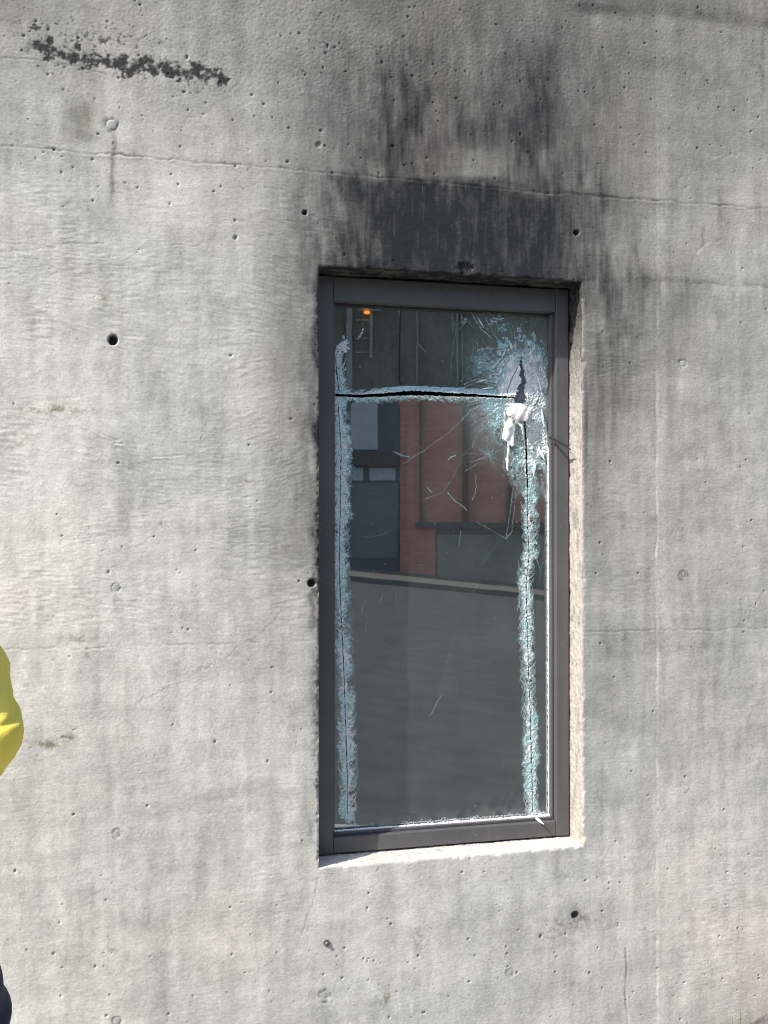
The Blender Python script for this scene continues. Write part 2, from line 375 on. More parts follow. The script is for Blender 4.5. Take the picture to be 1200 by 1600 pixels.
    p5 = np.exp(-np.abs((U-915)/60)**2)*sst(V+mid*14, 120, 330)*(.50+.05*mid+.12*st)
    p6 = np.exp(-np.abs((U-965)/62)**2.6)*sst(V+mid*10, 380, 440)*(1-sst(V+mid*30, 520, 760))*(.42+.05*mid+.12*st)
    p7 = np.exp(-np.abs((U-925)/26)**2)*sst(V, 420, 480)*(1-sst(V+mid*30, 700, 1000))*(.16+.05*mid+.10*st)
    p8 = np.exp(-np.abs((U-1060)/40)**2)*sst(V, 360, 450)*(1-sst(V+mid*20, 520, 640))*(.15+.05*mid+.08*st)
    p9 = np.exp(-np.abs((U-482)/46)**2.2)*sst(V, 240, 420)*(1-sst(V+mid*30, 700, 1050))*(.24+.08*mid+.10*st)
    p10 = np.exp(-((U-499)/(10+4*mid))**2)*sst(V, 420, 470)*(1-sst(V+mid*40, 880, 1330))*(.62+.16*mot+.2*mid)
    p11 = sst(mot+.6*mid, .2, 1.2)*np.exp(-((U-496)/8)**2)*sst(V, 850, 900)*(1-sst(V, 1330, 1360))*.6
    vf = spec(SH, .004, .03, kz=14, beta=.6, seed=64); vf2 = spec(SH, .008, .05, kz=8, beta=.7, seed=65)
    p12 = np.exp(-np.abs((V-j1v+11+mid*2)/9)**2.4)*sst(U, 640, 690)*(1-sst(U, 850, 900))*.85
    p13 = np.exp(-np.abs((V-j1v+2)/3.5)**2)*sst(U, 820, 850)*(1-sst(U, 940, 975))*.7
    soot = body*below_
    for p in (halo*below_, p1*below_, p2*below_, p3*below_, p5*below_, p6, p7, p8, p9, p10, p11, p12, p13):
        p = clampn(p); soot = np.maximum(soot, p*.95)+np.minimum(soot, p)*(1-np.maximum(soot, p))*.5
    soot = soot+(.045*vf+.06*vf2+.03*mot+.05*mid)*np.clip(soot, 0, 1)*np.clip(1.12-soot, 0, 1)*2.0-.12*np.clip(vf-1.3, 0, 2)*sst(soot, .5, .8)*np.clip(mid+.3, 0, 1)
    # lighter smears inside the soot
    soot *= 1-.30*blob(U, V, 745, 252, 50, 20, 3)-.30*np.exp(-((V-272)/7)**2)*sst(U, 620, 700)*(1-sst(U, 760, 800))
    soot *= 1-.22*blob(U, V, 775, 345, 30, 55)*st
    # side wash right of the window
    ps = [(968, 440, 62, 60, .06), (945, 540, 40, 95, .12), (1000, 435, 60, 26, .10), (945, 660, 40, 75, .18), (1060, 470, 24, 55, .20), (1150, 560, 60, 60, .08),
          (920, 600, 11, 160, .22), (930, 800, 24, 130, .10), (955, 240, 60, 90, .14), (1080, 200, 90, 100, .10), (450, 330, 40, 120, .16), (520, 210, 60, 70, .12),
          (485, 560, 13, 190, .20), (1085, 440, 70, 9, .16)]
    for cu, cv, su, sv, a in ps: soot += blob(U, V, cu, cv, su, sv)*a*(.45+.75*st)
    # dark band across the top right corner
    ctr = np.interp(U, [700, 860, 930, 1020, 1110, 1200, 1500], [-22, 0, 14, 12, 24, 36, 50])
    soot += np.exp(-np.abs((V-ctr+cell2*2)/13)**2.4)*sst(U, 840, 930)*.50*(.7+.4*np.tanh(cell2))
    tone *= 1+.12*np.exp(-((V-ctr-17)/8)**2)*sst(U, 900, 960)
    # lintel edge: light rub at its arris
    # ---- mould band, upper left
    mc = np.interp(U, [-300, 0, 50, 120, 200, 280, 350, 400], [52, 68, 72, 90, 102, 112, 122, 128])
    mw = np.interp(U, [-300, 0, 40, 60, 170, 230, 250, 330, 352, 360], [3, 6, 9, 21, 13, 22, 16, 16, 9, 0.5])
    mm = 1-np.abs((V-mc)/mw)
    mn = spec(SH, .006, .05, beta=.9, seed=20); mn2 = spec(SH, .02, .08, beta=.9, seed=21)
    mould = sst(mm*1.1+.36*mn+.30*mn2-.02, -.10, .95)*(U < 362)*sst(U, 30, 62)
    mould = np.maximum(mould, .9*sst(.85-np.hypot((U-56)/9, (V-43)/8)+mn*.35, 0, .4))
    mould = np.maximum(mould, sst(1-np.hypot((U-150)/115, (V-62)/34)+mn*.55-.80, 0, .7)*.6)
    soot = np.maximum(soot, np.clip(mould*(1.05+.12*mn)*(.85+.15*np.tanh(fine+mn2)), 0, .92)); h -= mould*.0006
    ml = np.interp(U, [-300, 0, 60, 130], [72, 88, 93, 100])
    line([(0, 88), (40, 92), (80, 97), (120, 104), (170, 117)], 1.2, .0008, .4, .0003, .4)
    # stains
    olive += np.clip(blob(U, V, 122, 192, 26, 34, 4)*(.75+.25*np.tanh(mn2)), 0, 1)*.75
    for cu, cv, su, sv, a in ((122, 998, 34, 7, .35), (135, 1021, 11, 5, .4), (75, 1163, 13, 5, .7), (103, 1152, 10, 5, .8), (60, 1140, 9, 5, .3), (160, 465, 9, 12, .3), (60, 490, 20, 8, .22),
                              (85, 640, 45, 6, .5), (253, 818, 5, 4, .7), (322, 755, 5, 4, .6), (388, 752, 8, 3, .5), (30, 680, 14, 12, .25), (70, 590, 14, 24, .15), (655, 1465, 9, 22, .35), (600, 1560, 9, 14, .45), (880, 1450, 34, 14, .22), (925, 1437, 40, 9, .22),
                              (1090, 1005, 40, 12, .22), (1010, 1000, 18, 14, .18), (955, 1010, 14, 10, .2), (860, 1470, 35, 30, .10), (790, 1370, 10, 8, .3), (140, 1490, 60, 10, .12), (175, 1484, 16, 4, .3)):
        olive += blob(U, V, cu, cv, su*1.3, sv*1.3)*a*1.5*np.clip(.15+1.1*sst(mn+.7*mn2, -.2, 1.1), 0, 1.3)
    # drips
    def drip(u0, v0, v1, wd, a):
        nonlocal soot
        soot = np.maximum(soot, np.exp(-((U-u0-wig*.9)/wd)**2)*sst(V, v0-4, v0+4)*(1-sst(V, v1-12, v1+6))*a*(.6+.5*dash))
    drip(176, 202, 325, 4.0, .50); drip(176, 300, 326, 6.5, .38); drip(182, 926, 950, 2.0, .30); drip(140, 330, 385, 4, .12); drip(168, 430, 475, 6, .16)
    drip(318, 190, 240, 5, .2); drip(489, 925, 990, 6, .5); drip(487, 1040, 1100, 4, .3); drip(488, 1270, 1320, 5, .3); drip(486, 580, 760, 4, .12)
    for q in range(46):
        u0 = rng.uniform(910, 1200); v0 = rng.uniform(300, 1300); drip(u0, v0, v0+rng.uniform(40, 170), rng.uniform(2, 7), rng.uniform(.03, .11))
    for q in range(46):
        u0 = rng.uniform(430, 1200); v0 = rng.uniform(0, 380); drip(u0, v0, v0+rng.uniform(30, 130), rng.uniform(1.5, 4), rng.uniform(.08, .30))
    for q in range(34):
        u0 = rng.uniform(-60, 480); v0 = rng.uniform(200, 1500); drip(u0, v0, v0+rng.uniform(40, 170), rng.uniform(3, 10), rng.uniform(.015, .06))
    # pale lime runs
    for u0, v0, v1, wd, a in ((932, 460, 560, 4, .22), (1108, 450, 560, 5, .10), (1035, 0, 520, 9, .12), (1140, 440, 560, 8, .07), (205, 430, 640, 8, .05), (380, 430, 560, 8, .06), (1064, 560, 640, 5, .08), (870, 250, 330, 4, .15)):
        tone *= 1+np.exp(-((U-u0-wig)/wd)**2)*sst(V, v0-10, v0+20)*(1-sst(V, v1-40, v1+10))*a
    for q in range(60):
        cu, cv = rng.uniform(-60, 1250), rng.uniform(0, 1600); tone *= 1+blob(U, V, cu, cv, rng.uniform(4, 14), rng.uniform(3, 10), 3)*rng.uniform(-.05, .07)
    # rosy/tan casts
    warm += .02+.35*blob(U, V, 1150, 1560, 180, 190)+.06*blob(U, V, 300, 1500, 260, 90)+.35*blob(U, V, 95, 222, 22, 12)+.18*blob(U, V, 365, 290, 18, 60)+.12*blob(U, V, 700, 60, 300, 120)+.10*cell+.2*blob(U, V, 1060, 780, 100, 500)
    # ---- tie holes and their plugs: recesses
    def recess(u0, v0, rpx, depth, dk, ringonly=False, el=1.0):
        nonlocal h, tone, soot
        q = np.hypot((U-u0)*el, (V-v0))/rpx
        if ringonly:
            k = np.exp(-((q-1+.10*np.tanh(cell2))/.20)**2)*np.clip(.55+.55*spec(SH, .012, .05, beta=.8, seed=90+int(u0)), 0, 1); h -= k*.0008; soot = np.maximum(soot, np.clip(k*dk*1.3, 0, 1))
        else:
            k = 1-sst(q, .82, 1.06); h -= k*depth; soot = np.maximum(soot, k*dk)  # inside of the recess also darkened, carried on the soot value
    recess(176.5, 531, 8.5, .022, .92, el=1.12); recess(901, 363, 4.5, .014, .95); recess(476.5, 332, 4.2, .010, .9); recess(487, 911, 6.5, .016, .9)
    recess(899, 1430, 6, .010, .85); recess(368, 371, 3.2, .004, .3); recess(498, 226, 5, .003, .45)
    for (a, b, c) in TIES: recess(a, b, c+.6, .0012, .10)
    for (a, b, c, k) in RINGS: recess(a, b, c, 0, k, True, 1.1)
    soot = np.maximum(soot, blob(U, V, 167, 188, 7, 6)*.4); soot = np.maximum(soot, blob(U, V, 900, 1430, 11, 13)*.55*np.clip(.8+.6*mn, 0, 1)); soot = np.maximum(soot, blob(U, V, 1061, 48, 6, 10)*.35)
    soot = np.maximum(soot, blob(U, V, 190, 919, 9, 4)*.35); soot = np.maximum(soot, blob(U, V, 1067, 568, 6, 7)*.3); soot = np.maximum(soot, blob(U, V, 1067, 898, 6, 7)*.4)
    soot = np.maximum(soot, blob(U, V, 492, 880, 5, 60)*.20*np.clip(.6+mn, 0, 1)); soot = np.maximum(soot, blob(U, V, 498, 226, 10, 10)*.25)
    # scratches
    for q in range(26):
        a = rng.uniform(-60, 1200), rng.uniform(250, 1560); an = rng.uniform(-.5, .5); L = rng.uniform(10, 45)
        i0, j0 = int(np.clip((px_plane(*a)[1]-fz[0])/RES, 40, SH[0]-40)), int(np.clip((px_plane(*a)[0]-fx[0])/RES, 40, SH[1]-40))
        s = np.s_[i0-36:i0+36, j0-36:j0+36]
        d, _ = seg_dist(U[s], V[s], [a, (a[0]+L*math.cos(an), a[1]+L*math.sin(an))]); k = np.exp(-(d/1.0)**2); h[s] -= k*.0003; tone[s] *= 1+k*.06
    # ---- chipped arris of the opening
    ex = np.maximum(np.maximum(OX0-X, X-OX1), 0); ez = np.maximum(np.maximum(OZ0-Z, Z-OZ1), 0); e = np.hypot(ex, ez)
    chip = .0016+.0022*np.clip(spec(SH, .012, .12, beta=1.0, seed=22), 0, 3)+.006*blob(U, V, 727, 415, 12, 12)+.004*blob(U, V, 912, 567, 9, 9)+.005*blob(U, V, 912, 900, 6, 14)
    k = np.clip(1-e/(chip*1.3), 0, 1); h -= k*chip*.9
    tone *= 1+.10*np.exp(-(e/.003)**2)*(V > 500)
    sp = sst(1-np.hypot((U-728)/17, (V-418)/9)+mn*.16+mn2*.12, .0, .5); h -= sp*.006*(e > 0); soot = np.maximum(soot, sp*.9)
    sp = sst(1-np.hypot((U-690)/10, (V-427)/3)+mn*.15, .1, .5); h -= sp*.003
    tone = np.clip(tone, .05, 1.6); soot = np.clip(soot, 0, .97)
    return h, tone, soot, np.clip(warm, 0, 1), np.clip(olive, 0, 1)

TIES = [(175, 195, 9), (181.5, 918, 7.5), (183, 1303, 7), (184, 1595, 7.5), (507, 1555, 8), (797, 1520, 7.5), (1067, 568, 6.5), (1067, 898, 6.5)]
RINGS = [(175, 195, 11, .55), (183, 1303, 9, .45), (184, 1595, 9, .35), (507, 1555, 10, .5), (1067, 568, 8, .35), (1067, 898, 8, .55), (1070, 1232, 8, .18), (1068, 285, 9, .22), (1069, 1488, 9, .12), (1062, 48, 8, .25), (181.5, 918, 8.5, .12)]
h, tone, soot, warm, olive = wall_fields()

# tensor grid: fine in the middle, coarse outside
WX0, WX1, WZ0, WZ1 = -7.0, 9.0, -1.2, 5.2
def pad1(a, lo, hi):
    """continue the grid outwards: 12 mm steps for 1.6 m, then coarser"""
    def out(start, end, sgn):
        L = abs(end-start); m = min(1.6, L*.8); near = np.arange(.012, m, .012); far = m+(L-m)*np.linspace(0, 1, 26)[1:]**1.4
        return start+sgn*np.concatenate([near, far])
    return np.concatenate([out(a[0], lo, -1)[::-1], a, out(a[-1], hi, 1)])
gx = pad1(fx, WX0, WX1); gz_ = pad1(fz, WZ0, WZ1)
def fold(g, f, span):
    """nearest detailed column or row, going back and forth over a strip at the edge"""
    d = np.maximum(f[0]-g, 0)+np.maximum(g-f[-1], 0); t = np.abs((d+span) % (2*span)-span)
    t = np.where(d > 0, t, 0); x = np.where(g < f[0], f[0]+t, np.where(g > f[-1], f[-1]-t, g))
    return np.clip(np.searchsorted(f, x), 0, len(f)-1), d
ixf, dxf = fold(gx, fx, .85); izf, dzf = fold(gz_, fz, .60)
DD = np.hypot(dxf[None, :], dzf[:, None])
def padf(a, target, reach):
    b = a[np.ix_(izf, ixf)]; k = np.exp(-DD/reach); return b*k+target*(1-k)
H = padf(h, 0.0, 1.5); TN = padf(tone, .82, 4.0); ST = padf(soot, .03, .22); WM = padf(warm, .08, 2.0); OL = padf(olive, 0.0, .5)
# fade relief at the first coarse ring
GX, GZ = np.meshgrid(gx, gz_); nx, nz = len(gx), len(gz_)
idx = np.arange(nx*nz).reshape(nz, nx)
c0, c1 = np.where(gx == OX0)[0][0], np.where(gx == OX1)[0][0]; r0, r1 = np.where(gz_ == OZ0)[0][0], np.where(gz_ == OZ1)[0][0]
keep = np.ones((nz-1, nx-1), bool); keep[r0:r1, c0:c1] = False
q = np.stack([idx[:-1, :-1], idx[:-1, 1:], idx[1:, 1:], idx[1:, :-1]], -1)[keep]
co = np.stack([GX, -H, GZ], -1).reshape(-1, 3)
used = np.zeros(nx*nz, bool); used[q.ravel()] = True
remap = np.cumsum(used)-1
wall = empty('concrete_wall', (0, 0, 0))
tag(wall, 'weathered cast concrete wall with black soot above its window and pale plugged tie holes', 'wall')
mesh_np('wall_face', co[used], remap[q], M_CONC, wall, True,
        {'tone': TN.ravel()[used], 'soot': ST.ravel()[used], 'warm': WM.ravel()[used], 'olive': OL.ravel()[used]})

# reveal (jambs, soffit and sill of the opening), stitched to the face's own edge
ring = ([idx[r0, c] for c in range(c0, c1)]+[idx[r, c1] for r in range(r0, r1)] +
        [idx[r1, c] for c in range(c1, c0, -1)]+[idx[r, c0] for r in range(r1, r0, -1)])
side = np.array([0]*(c1-c0)+[1]*(r1-r0)+[2]*(c1-c0)+[3]*(r1-r0)); ring = np.array(ring); nr = len(ring)
base = co[ring].astype(float)
KD = 40; ys = np.linspace(0, 1, KD)**1.15
rn = spec((KD, nr), .006, .03, beta=.7, seed=30, res=.003); rn2 = spec((KD, nr), .02, .3, kz=.3, beta=1.0, seed=31, res=.0025); rn3 = spec((KD, nr), .004, .01, beta=.2, seed=32, res=.0025)
rc = []; at = {k: [] for k in ('tone', 'soot', 'warm', 'olive')}
cxn, czn = np.array([0, 1, 0, -1])[side], np.array([-1, 0, 1, 0])[side]     # outward from opening, into the concrete
stn = ST.ravel()[ring]; uu = base[:, 0]; zz = base[:, 2]
for k in range(KD):
    p = base.copy(); p[:, 1] = base[:, 1]*(1-ys[k])+REV*ys[k]
    off = (rn[k]*.0004+rn2[k]*.0008)*min(1, k/3.0)*(1 if k < KD-1 else 0)
    p[:, 0] += cxn*off; p[:, 2] += czn*off
    rc.append(p)
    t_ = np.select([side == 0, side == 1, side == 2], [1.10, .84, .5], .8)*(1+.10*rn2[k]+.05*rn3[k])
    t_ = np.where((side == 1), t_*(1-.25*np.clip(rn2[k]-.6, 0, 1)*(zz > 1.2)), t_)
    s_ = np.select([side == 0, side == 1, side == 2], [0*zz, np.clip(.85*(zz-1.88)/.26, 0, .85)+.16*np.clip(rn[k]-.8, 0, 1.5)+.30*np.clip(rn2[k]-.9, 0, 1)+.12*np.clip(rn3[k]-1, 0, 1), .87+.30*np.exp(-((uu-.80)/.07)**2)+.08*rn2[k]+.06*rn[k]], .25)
    # pale scrapes across the sooty soffit
    s_ = np.where((side == 2) & (rn2[k] < -.4), s_-.22, s_)
    at['tone'].append(t_); at['soot'].append(np.clip(s_, 0, .96)); at['warm'].append(np.select([side == 1, side == 0], [.55+0*zz, .30], .35)); at['olive'].append(np.where(side == 2, .30, 0))
rc = np.concatenate(rc); A = np.arange(KD*nr).reshape(KD, nr); B = np.roll(A, -1, 1)
rq = np.stack([A[:-1], A[1:], B[1:], B[:-1]], -1).reshape(-1, 4)
mesh_np('window_reveal', rc, rq, M_CONC, wall, True, {k: np.concatenate(v) for k, v in at.items()})

# back of the wall, its ends and cap, and the dark room behind the window
bm = bmesh.new()
add_box(bm, WX0, OX0-.012, REV+.002, .35, WZ0, WZ1-.003); add_box(bm, OX1+.012, WX1, REV+.002, .35, WZ0, WZ1-.003)
add_box(bm, OX0-.0118, OX1+.0118, REV+.002, .35, WZ0, OZ0-.012); add_box(bm, OX0-.0118, OX1+.0118, REV+.002, .35, OZ1+.012, WZ1-.003)
core = bm_obj('wall_core', bm, M_CONC, wall)
for nm, vv in (('tone', .9), ('soot', .02), ('warm', .15), ('olive', 0.0)):
    a = core.data.attributes.new(nm, 'FLOAT', 'POINT'); a.data.foreach_set('value', np.full(len(core.data.vertices), vv, np.float32))
box('wall_cap', WX0-.03, WX1+.03, -.04, .40, WZ1, WZ1+.07, simple_mat('metal_coping', (.3, .3, .31), .5, .6), wall, .006)
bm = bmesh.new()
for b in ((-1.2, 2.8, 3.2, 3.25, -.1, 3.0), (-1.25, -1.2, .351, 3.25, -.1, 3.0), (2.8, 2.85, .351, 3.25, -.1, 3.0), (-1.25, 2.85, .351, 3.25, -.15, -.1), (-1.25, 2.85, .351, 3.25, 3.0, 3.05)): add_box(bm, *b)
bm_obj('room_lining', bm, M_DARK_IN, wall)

# tie plugs: slightly domed discs of mortar in their recesses
for i, (a, b, c) in enumerate(TIES):
    x, z = px_plane(a, b); r = c*1.6e-3*.93; bm = bmesh.new(); cen = bm.verts.new((0, -.0006, 0)); prev = None
    rings_ = []
    for rr, yy in ((.55, -.0004), (.93, .0006), (1.0, .004)):
        rings_.append([bm.verts.new((r*rr*(1+.05*math.sin(3*t+i))*math.cos(t), yy+random.uniform(-1, 1)*.0004, r*1.06*rr*(1+.05*math.cos(2*t+i))*math.sin(t))) for t in [2*math.pi*k/22 for k in range(22)]])
    for k in range(22):
        bm.faces.new((cen, rings_[0][k], rings_[0][(k+1) % 22]))
        for j in range(2): bm.faces.new((rings_[j][k], rings_[j+1][k], rings_[j+1][(k+1) % 22], rings_[j][(k+1) % 22]))
    o = bm_obj('tie_plug', bm, M_PLUG, wall, True); o.location = (x, .0003, z)
# small bolt left in the wall below the window
x, z = px_plane(510, 1473)
bm = tube_bm([(0, .012, 0), (0, -.004, 0), (0, -.008, -.001)], [.0045, .0045, .0038], 12)
o = bm_obj('anchor_bolt', bm, M_STEEL, wall, True); o.location = (x, 0, z)
bm = tube_bm([(0, .004, 0), (0, -.003, 0)], [.0085, .008], 14); o = bm_obj('washer', bm, M_STEEL, o, False)

# ------------------------------------------------------------------ the window
FY = .078; GY = .120                       # front of the frame, plane of the glass
win = empty('broken_window', ((OX0+OX1)/2, FY, OZ0))
tag(win, 'tall dark framed window with smashed laminated glass cut across the top and down both sides', 'window')
wx, wz = win.location.x, win.location.z
def wloc(o): o.location = (-wx, -FY, -wz); return o
fxl = px_plane(521, 900, FY)[0]; fxr = px_plane(869, 900, FY)[0]; ztop = px_plane(690, 478, FY)[1]; zbot = px_plane(690, 1297, FY)[1]
# outer frame as one profile per side
def rail(name, x0, x1, z0, z1, y0=FY, y1=.150, bev=.0022):
    return wloc(box(name, x0, x1, y0, y1, z0, z1, M_FRAME, win, bev))
rail('side_rail', OX0+.0035, fxl, OZ0+.004, OZ1-.004)
rail('side_rail', fxr, OX1-.0035, OZ0+.004, OZ1-.004)
rail('head_rail', fxl+.0006, fxr-.0006, ztop, OZ1-.005, FY+.0012)
rail('sill_rail', fxl+.0006, fxr-.0006, OZ0+.005, zbot, FY+.0012)
# inner glazing beads, stepped back from the rail
bw = .007
for (x0, x1, z0, z1) in ((fxl+.0008, fxl+bw, zbot+.001, ztop-.001), (fxr-bw, fxr-.0008, zbot+.001, ztop-.001)):
    wloc(box('glazing_bead', x0, x1, FY+.018, GY-.0015, z0, z1, M_FRAME, win, .0012))
wloc(box('glazing_bead', fxl+bw+.0005, fxr-bw-.0005, FY+.030, GY-.0015, ztop-.0015, ztop+.004, M_GASKET, win, .0008))
wloc(box('glazing_bead', fxl+bw+.0005, fxr-bw-.0005, FY+.018, GY-.0015, zbot+.0008, zbot+.007, M_FRAME, win, .0008))
# gap sealant between the frame and the concrete
bm = bmesh.new()
add_box(bm, OX0-.002, OX1+.002, FY+.012, FY+.03, OZ1-.006, OZ1+.004); add_box(bm, OX0-.002, OX1+.002, FY+.012, FY+.03, OZ0-.004, OZ0+.006)
add_box(bm, OX0-.0025, OX0+.005, FY+.0125, FY+.0305, OZ0+.007, OZ1-.007); add_box(bm, OX1-.005, OX1+.0025, FY+.0125, FY+.0305, OZ0+.007, OZ1-.007)
wloc(bm_obj('perimeter_seal', bm, M_GASKET, win))

# glass pane: a fine sheet, cut where it was sawn and crushed white beside the cuts
GR = .0012
px0, px1, pz0, pz1 = fxl+.002, fxr-.002, zbot+.002, ztop+.001
ax = np.arange(px0, px1, GR); az = np.arange(pz0, pz1, GR)
PX, PZ = np.meshgrid(ax, az); PU, PV = plane_px(PX, PZ, GY); GS = PX.shape
frost = np.zeros(GS); teal = np.zeros(GS)+.35; gapm = np.zeros(GS, bool)
g1 = spec(GS, .004, .03, beta=.8, seed=50, res=GR); g2 = spec(GS, .02, .12, beta=1, seed=51, res=GR); g3 = spec(GS, .0022, .007, beta=.3, seed=52, res=GR); g4 = spec(GS, .05, .5, beta=1.3, seed=53, res=GR)
HC = [(505, 616), (520, 617), (560, 619), (600, 617), (640, 614), (690, 616), (740, 618), (790, 621), (822, 623)]
LC = [(528, 628), (533, 700), (532, 780), (530, 880), (533, 960), (537, 1040), (540, 1130), (543, 1220), (543, 1271)]
LU = [(524, 556), (526, 580), (530, 612)]
RC = [(819, 655), (822, 700), (824, 760), (824, 820), (827, 868), (822, 910), (824, 980), (826, 1050), (829, 1130), (831, 1200), (832, 1268)]
def du_at(pts, v): return np.interp(v, [p[1] for p in pts], [p[0] for p in pts])
def splat(us, vs, val, tl=None, soft=1):
    xs, zs = px_plane(np.asarray(us, float), np.asarray(vs, float), GY)
    j = np.rint((xs-px0)/GR).astype(int); i = np.rint((zs-pz0)/GR).astype(int)
    for di, dj, k in ((0, 0, 1.0), (1, 0, .4*soft), (-1, 0, .4*soft), (0, 1, .4*soft), (0, -1, .4*soft)):
        ii, jj = i+di, j+dj; ok = (ii >= 0) & (ii < GS[0]) & (jj >= 0) & (jj < GS[1])
        np.maximum.at(frost, (ii[ok], jj[ok]), (np.asarray(val)*np.ones(len(us))*k)[ok])
        if tl is not None: teal[ii[ok], jj[ok]] = tl
# --- bands beside the cuts
def band(pts, wl, wr, vert=True, hor=False, strong=.68):
    global frost
    d, t = seg_dist(PU, PV, pts)
    sidev = (PU-du_at(pts, PV)) if vert else (PV-np.interp(PU, [p[0] for p in pts], [p[1] for p in pts]))
    wdt = np.where(sidev < 0, wl, wr)*(1+.20*g2+.10*g1+.34*g4+.14*np.sin(PV*.19+g4*2) if vert else 1+.28*g2+.15*g1)
    f = 1-sst(d/np.maximum(wdt, 2), .55, 1.05)
    body = f*(strong+.14*g3+.16*g1+.16*np.exp(-(d/4.5)**2))
    frost = np.maximum(frost, np.clip(body, 0, .92)*(f > 0))
def feather(pts, wl, wr, n, lean=1, vert=True):
    r = np.random.default_rng(len(pts)*7+n)
    par = np.array(pts, float); L = np.concatenate([[0], np.cumsum(np.hypot(*np.diff(par, axis=0).T))])
    for k in range(n):
        s = r.uniform(0, L[-1]); u = np.interp(s, L, par[:, 0]); v = np.interp(s, L, par[:, 1])
        sg = r.choice([-1, 1]); wv = (wl if sg < 0 else wr)*r.uniform(.55, 1.32); m = 34
        tt = np.linspace(0, 1, m); cv = r.uniform(.5, 1.6)*wv*lean*r.choice([1, 1, -1])
        if vert: us = u+sg*wv*np.sin(tt*1.35); vs = v-cv*(1-np.cos(tt*1.5))
        else: vs = v+sg*wv*np.sin(tt*1.35); us = u+cv*(1-np.cos(tt*1.5))
        splat(us, vs, r.uniform(.25, .72)*(1-.5*tt**2), None, .7)
band(LC, 11, 13); feather(LC, 11, 14, 900)
band(LU, 5, 10, strong=.42); feather(LU, 5, 12, 40)
band(RC[4:], 10, 8); feather(RC[4:], 11, 9, 560)
band(RC[:5], 6, 14, strong=.55); feather(RC[:5], 8, 15, 200)
band(HC, 7, 8, vert=False, strong=.60); feather(HC, 9, 10, 420, vert=False)
# --- impact star, upper right
cu_, cv_ = 812, 610
ang = np.arctan2(PV-cv_, PU-cu_); rad = np.hypot((PU-cu_)*1.0, (PV-cv_)*.62)
spk = 1+.20*g2+.12*g1+.10*np.sin(ang*9+2)+.10*np.sin(ang*23)
f = 1-sst(rad/(50*spk), .45, 1.15); f *= np.where(PU < 800, 1, 1)
cloud = np.maximum(f*(.52+.10*g2+.12*g1+.08*g3), np.exp(-(rad/52)**2)*(.46+.10*g1+.06*g2))
low = (1-sst(np.abs(PU-826)/(30+4*g2), .7, 1.15))*sst(PV, 600, 640)*(1-sst(PV, 720, 790))*(.50+.22*g2+.15*g1)
ul = np.exp(-((PU-782)/38)**2-((PV-640)/45)**2)*(.46+.14*g2+.12*g1)
uq = np.exp(-((PU-765)/40)**2-((PV-570)/38)**2)*(.26+.08*g2+.08*g1)
core_f = (1-sst(np.hypot((PU-806+(PV-600)*-.08)/(22+np.clip(PV-560, -30, 60)*.12), (PV-605)/56)+.16*g2+.07*g1, .55, 1.1))*(.90+.05*g1+.05*g3)
rgt = sst(PU, 812, 826)*(1-sst(PU, 850+3*g2, 858+3*g2))*sst(PV, 525+8*g2, 560+8*g2)*(1-sst(PV, 700+20*g2, 755+20*g2))*(.66+.16*g2+.10*g1)
rgt *= 1-.85*sst(1-np.hypot((PU-852)/8, (PV-558)/22)+.2*g1, .1, .5)
core_f = np.maximum(core_f, rgt)
frost = np.maximum.reduce([frost, cloud, low, ul, uq, core_f]); frost = np.clip(frost, 0, .96)
teal = np.clip(.66-.45*sst(frost, .35, .95)-.5*core_f*(core_f > .5)+.18*g2, 0, 1)
# random radial fractures
r = np.random.default_rng(5)
for k in range(330):
    a = r.uniform(0, 2*math.pi); l = r.uniform(30, 75)*(1.25 if math.cos(a) < 0 else .6); s0 = r.uniform(6, 40); tt = np.linspace(0, 1, 70)
    us = cu_+(s0+l*tt)*math.cos(a+.12*math.sin(k)*0)+r.uniform(-4, 4)+6*r.standard_normal()*tt**2; vs = cv_+(s0+l*tt)*math.sin(a)*1.25+5*r.standard_normal()*tt**2
    splat(us, vs, r.uniform(.25, .8)*(1-tt)**.7, None, .25)
for (cu2, cv2, n2, l2) in ((765, 712, 26, 60), (745, 560, 26, 45), (775, 500, 30, 45), (725, 500, 10, 40)):
    for k in range(n2):
        a = r.uniform(0, 2*math.pi); l = r.uniform(.3, 1)*l2; tt = np.linspace(0, 1, 60); b = r.normal(0, 6)
        splat(cu2+r.normal(0, 4)+l*tt*math.cos(a)-b*tt*tt*math.sin(a), cv2+r.normal(0, 4)+l*tt*math.sin(a)+b*tt*tt*math.cos(a), r.uniform(.14, .45)*(1-tt)**.6, None, .15)
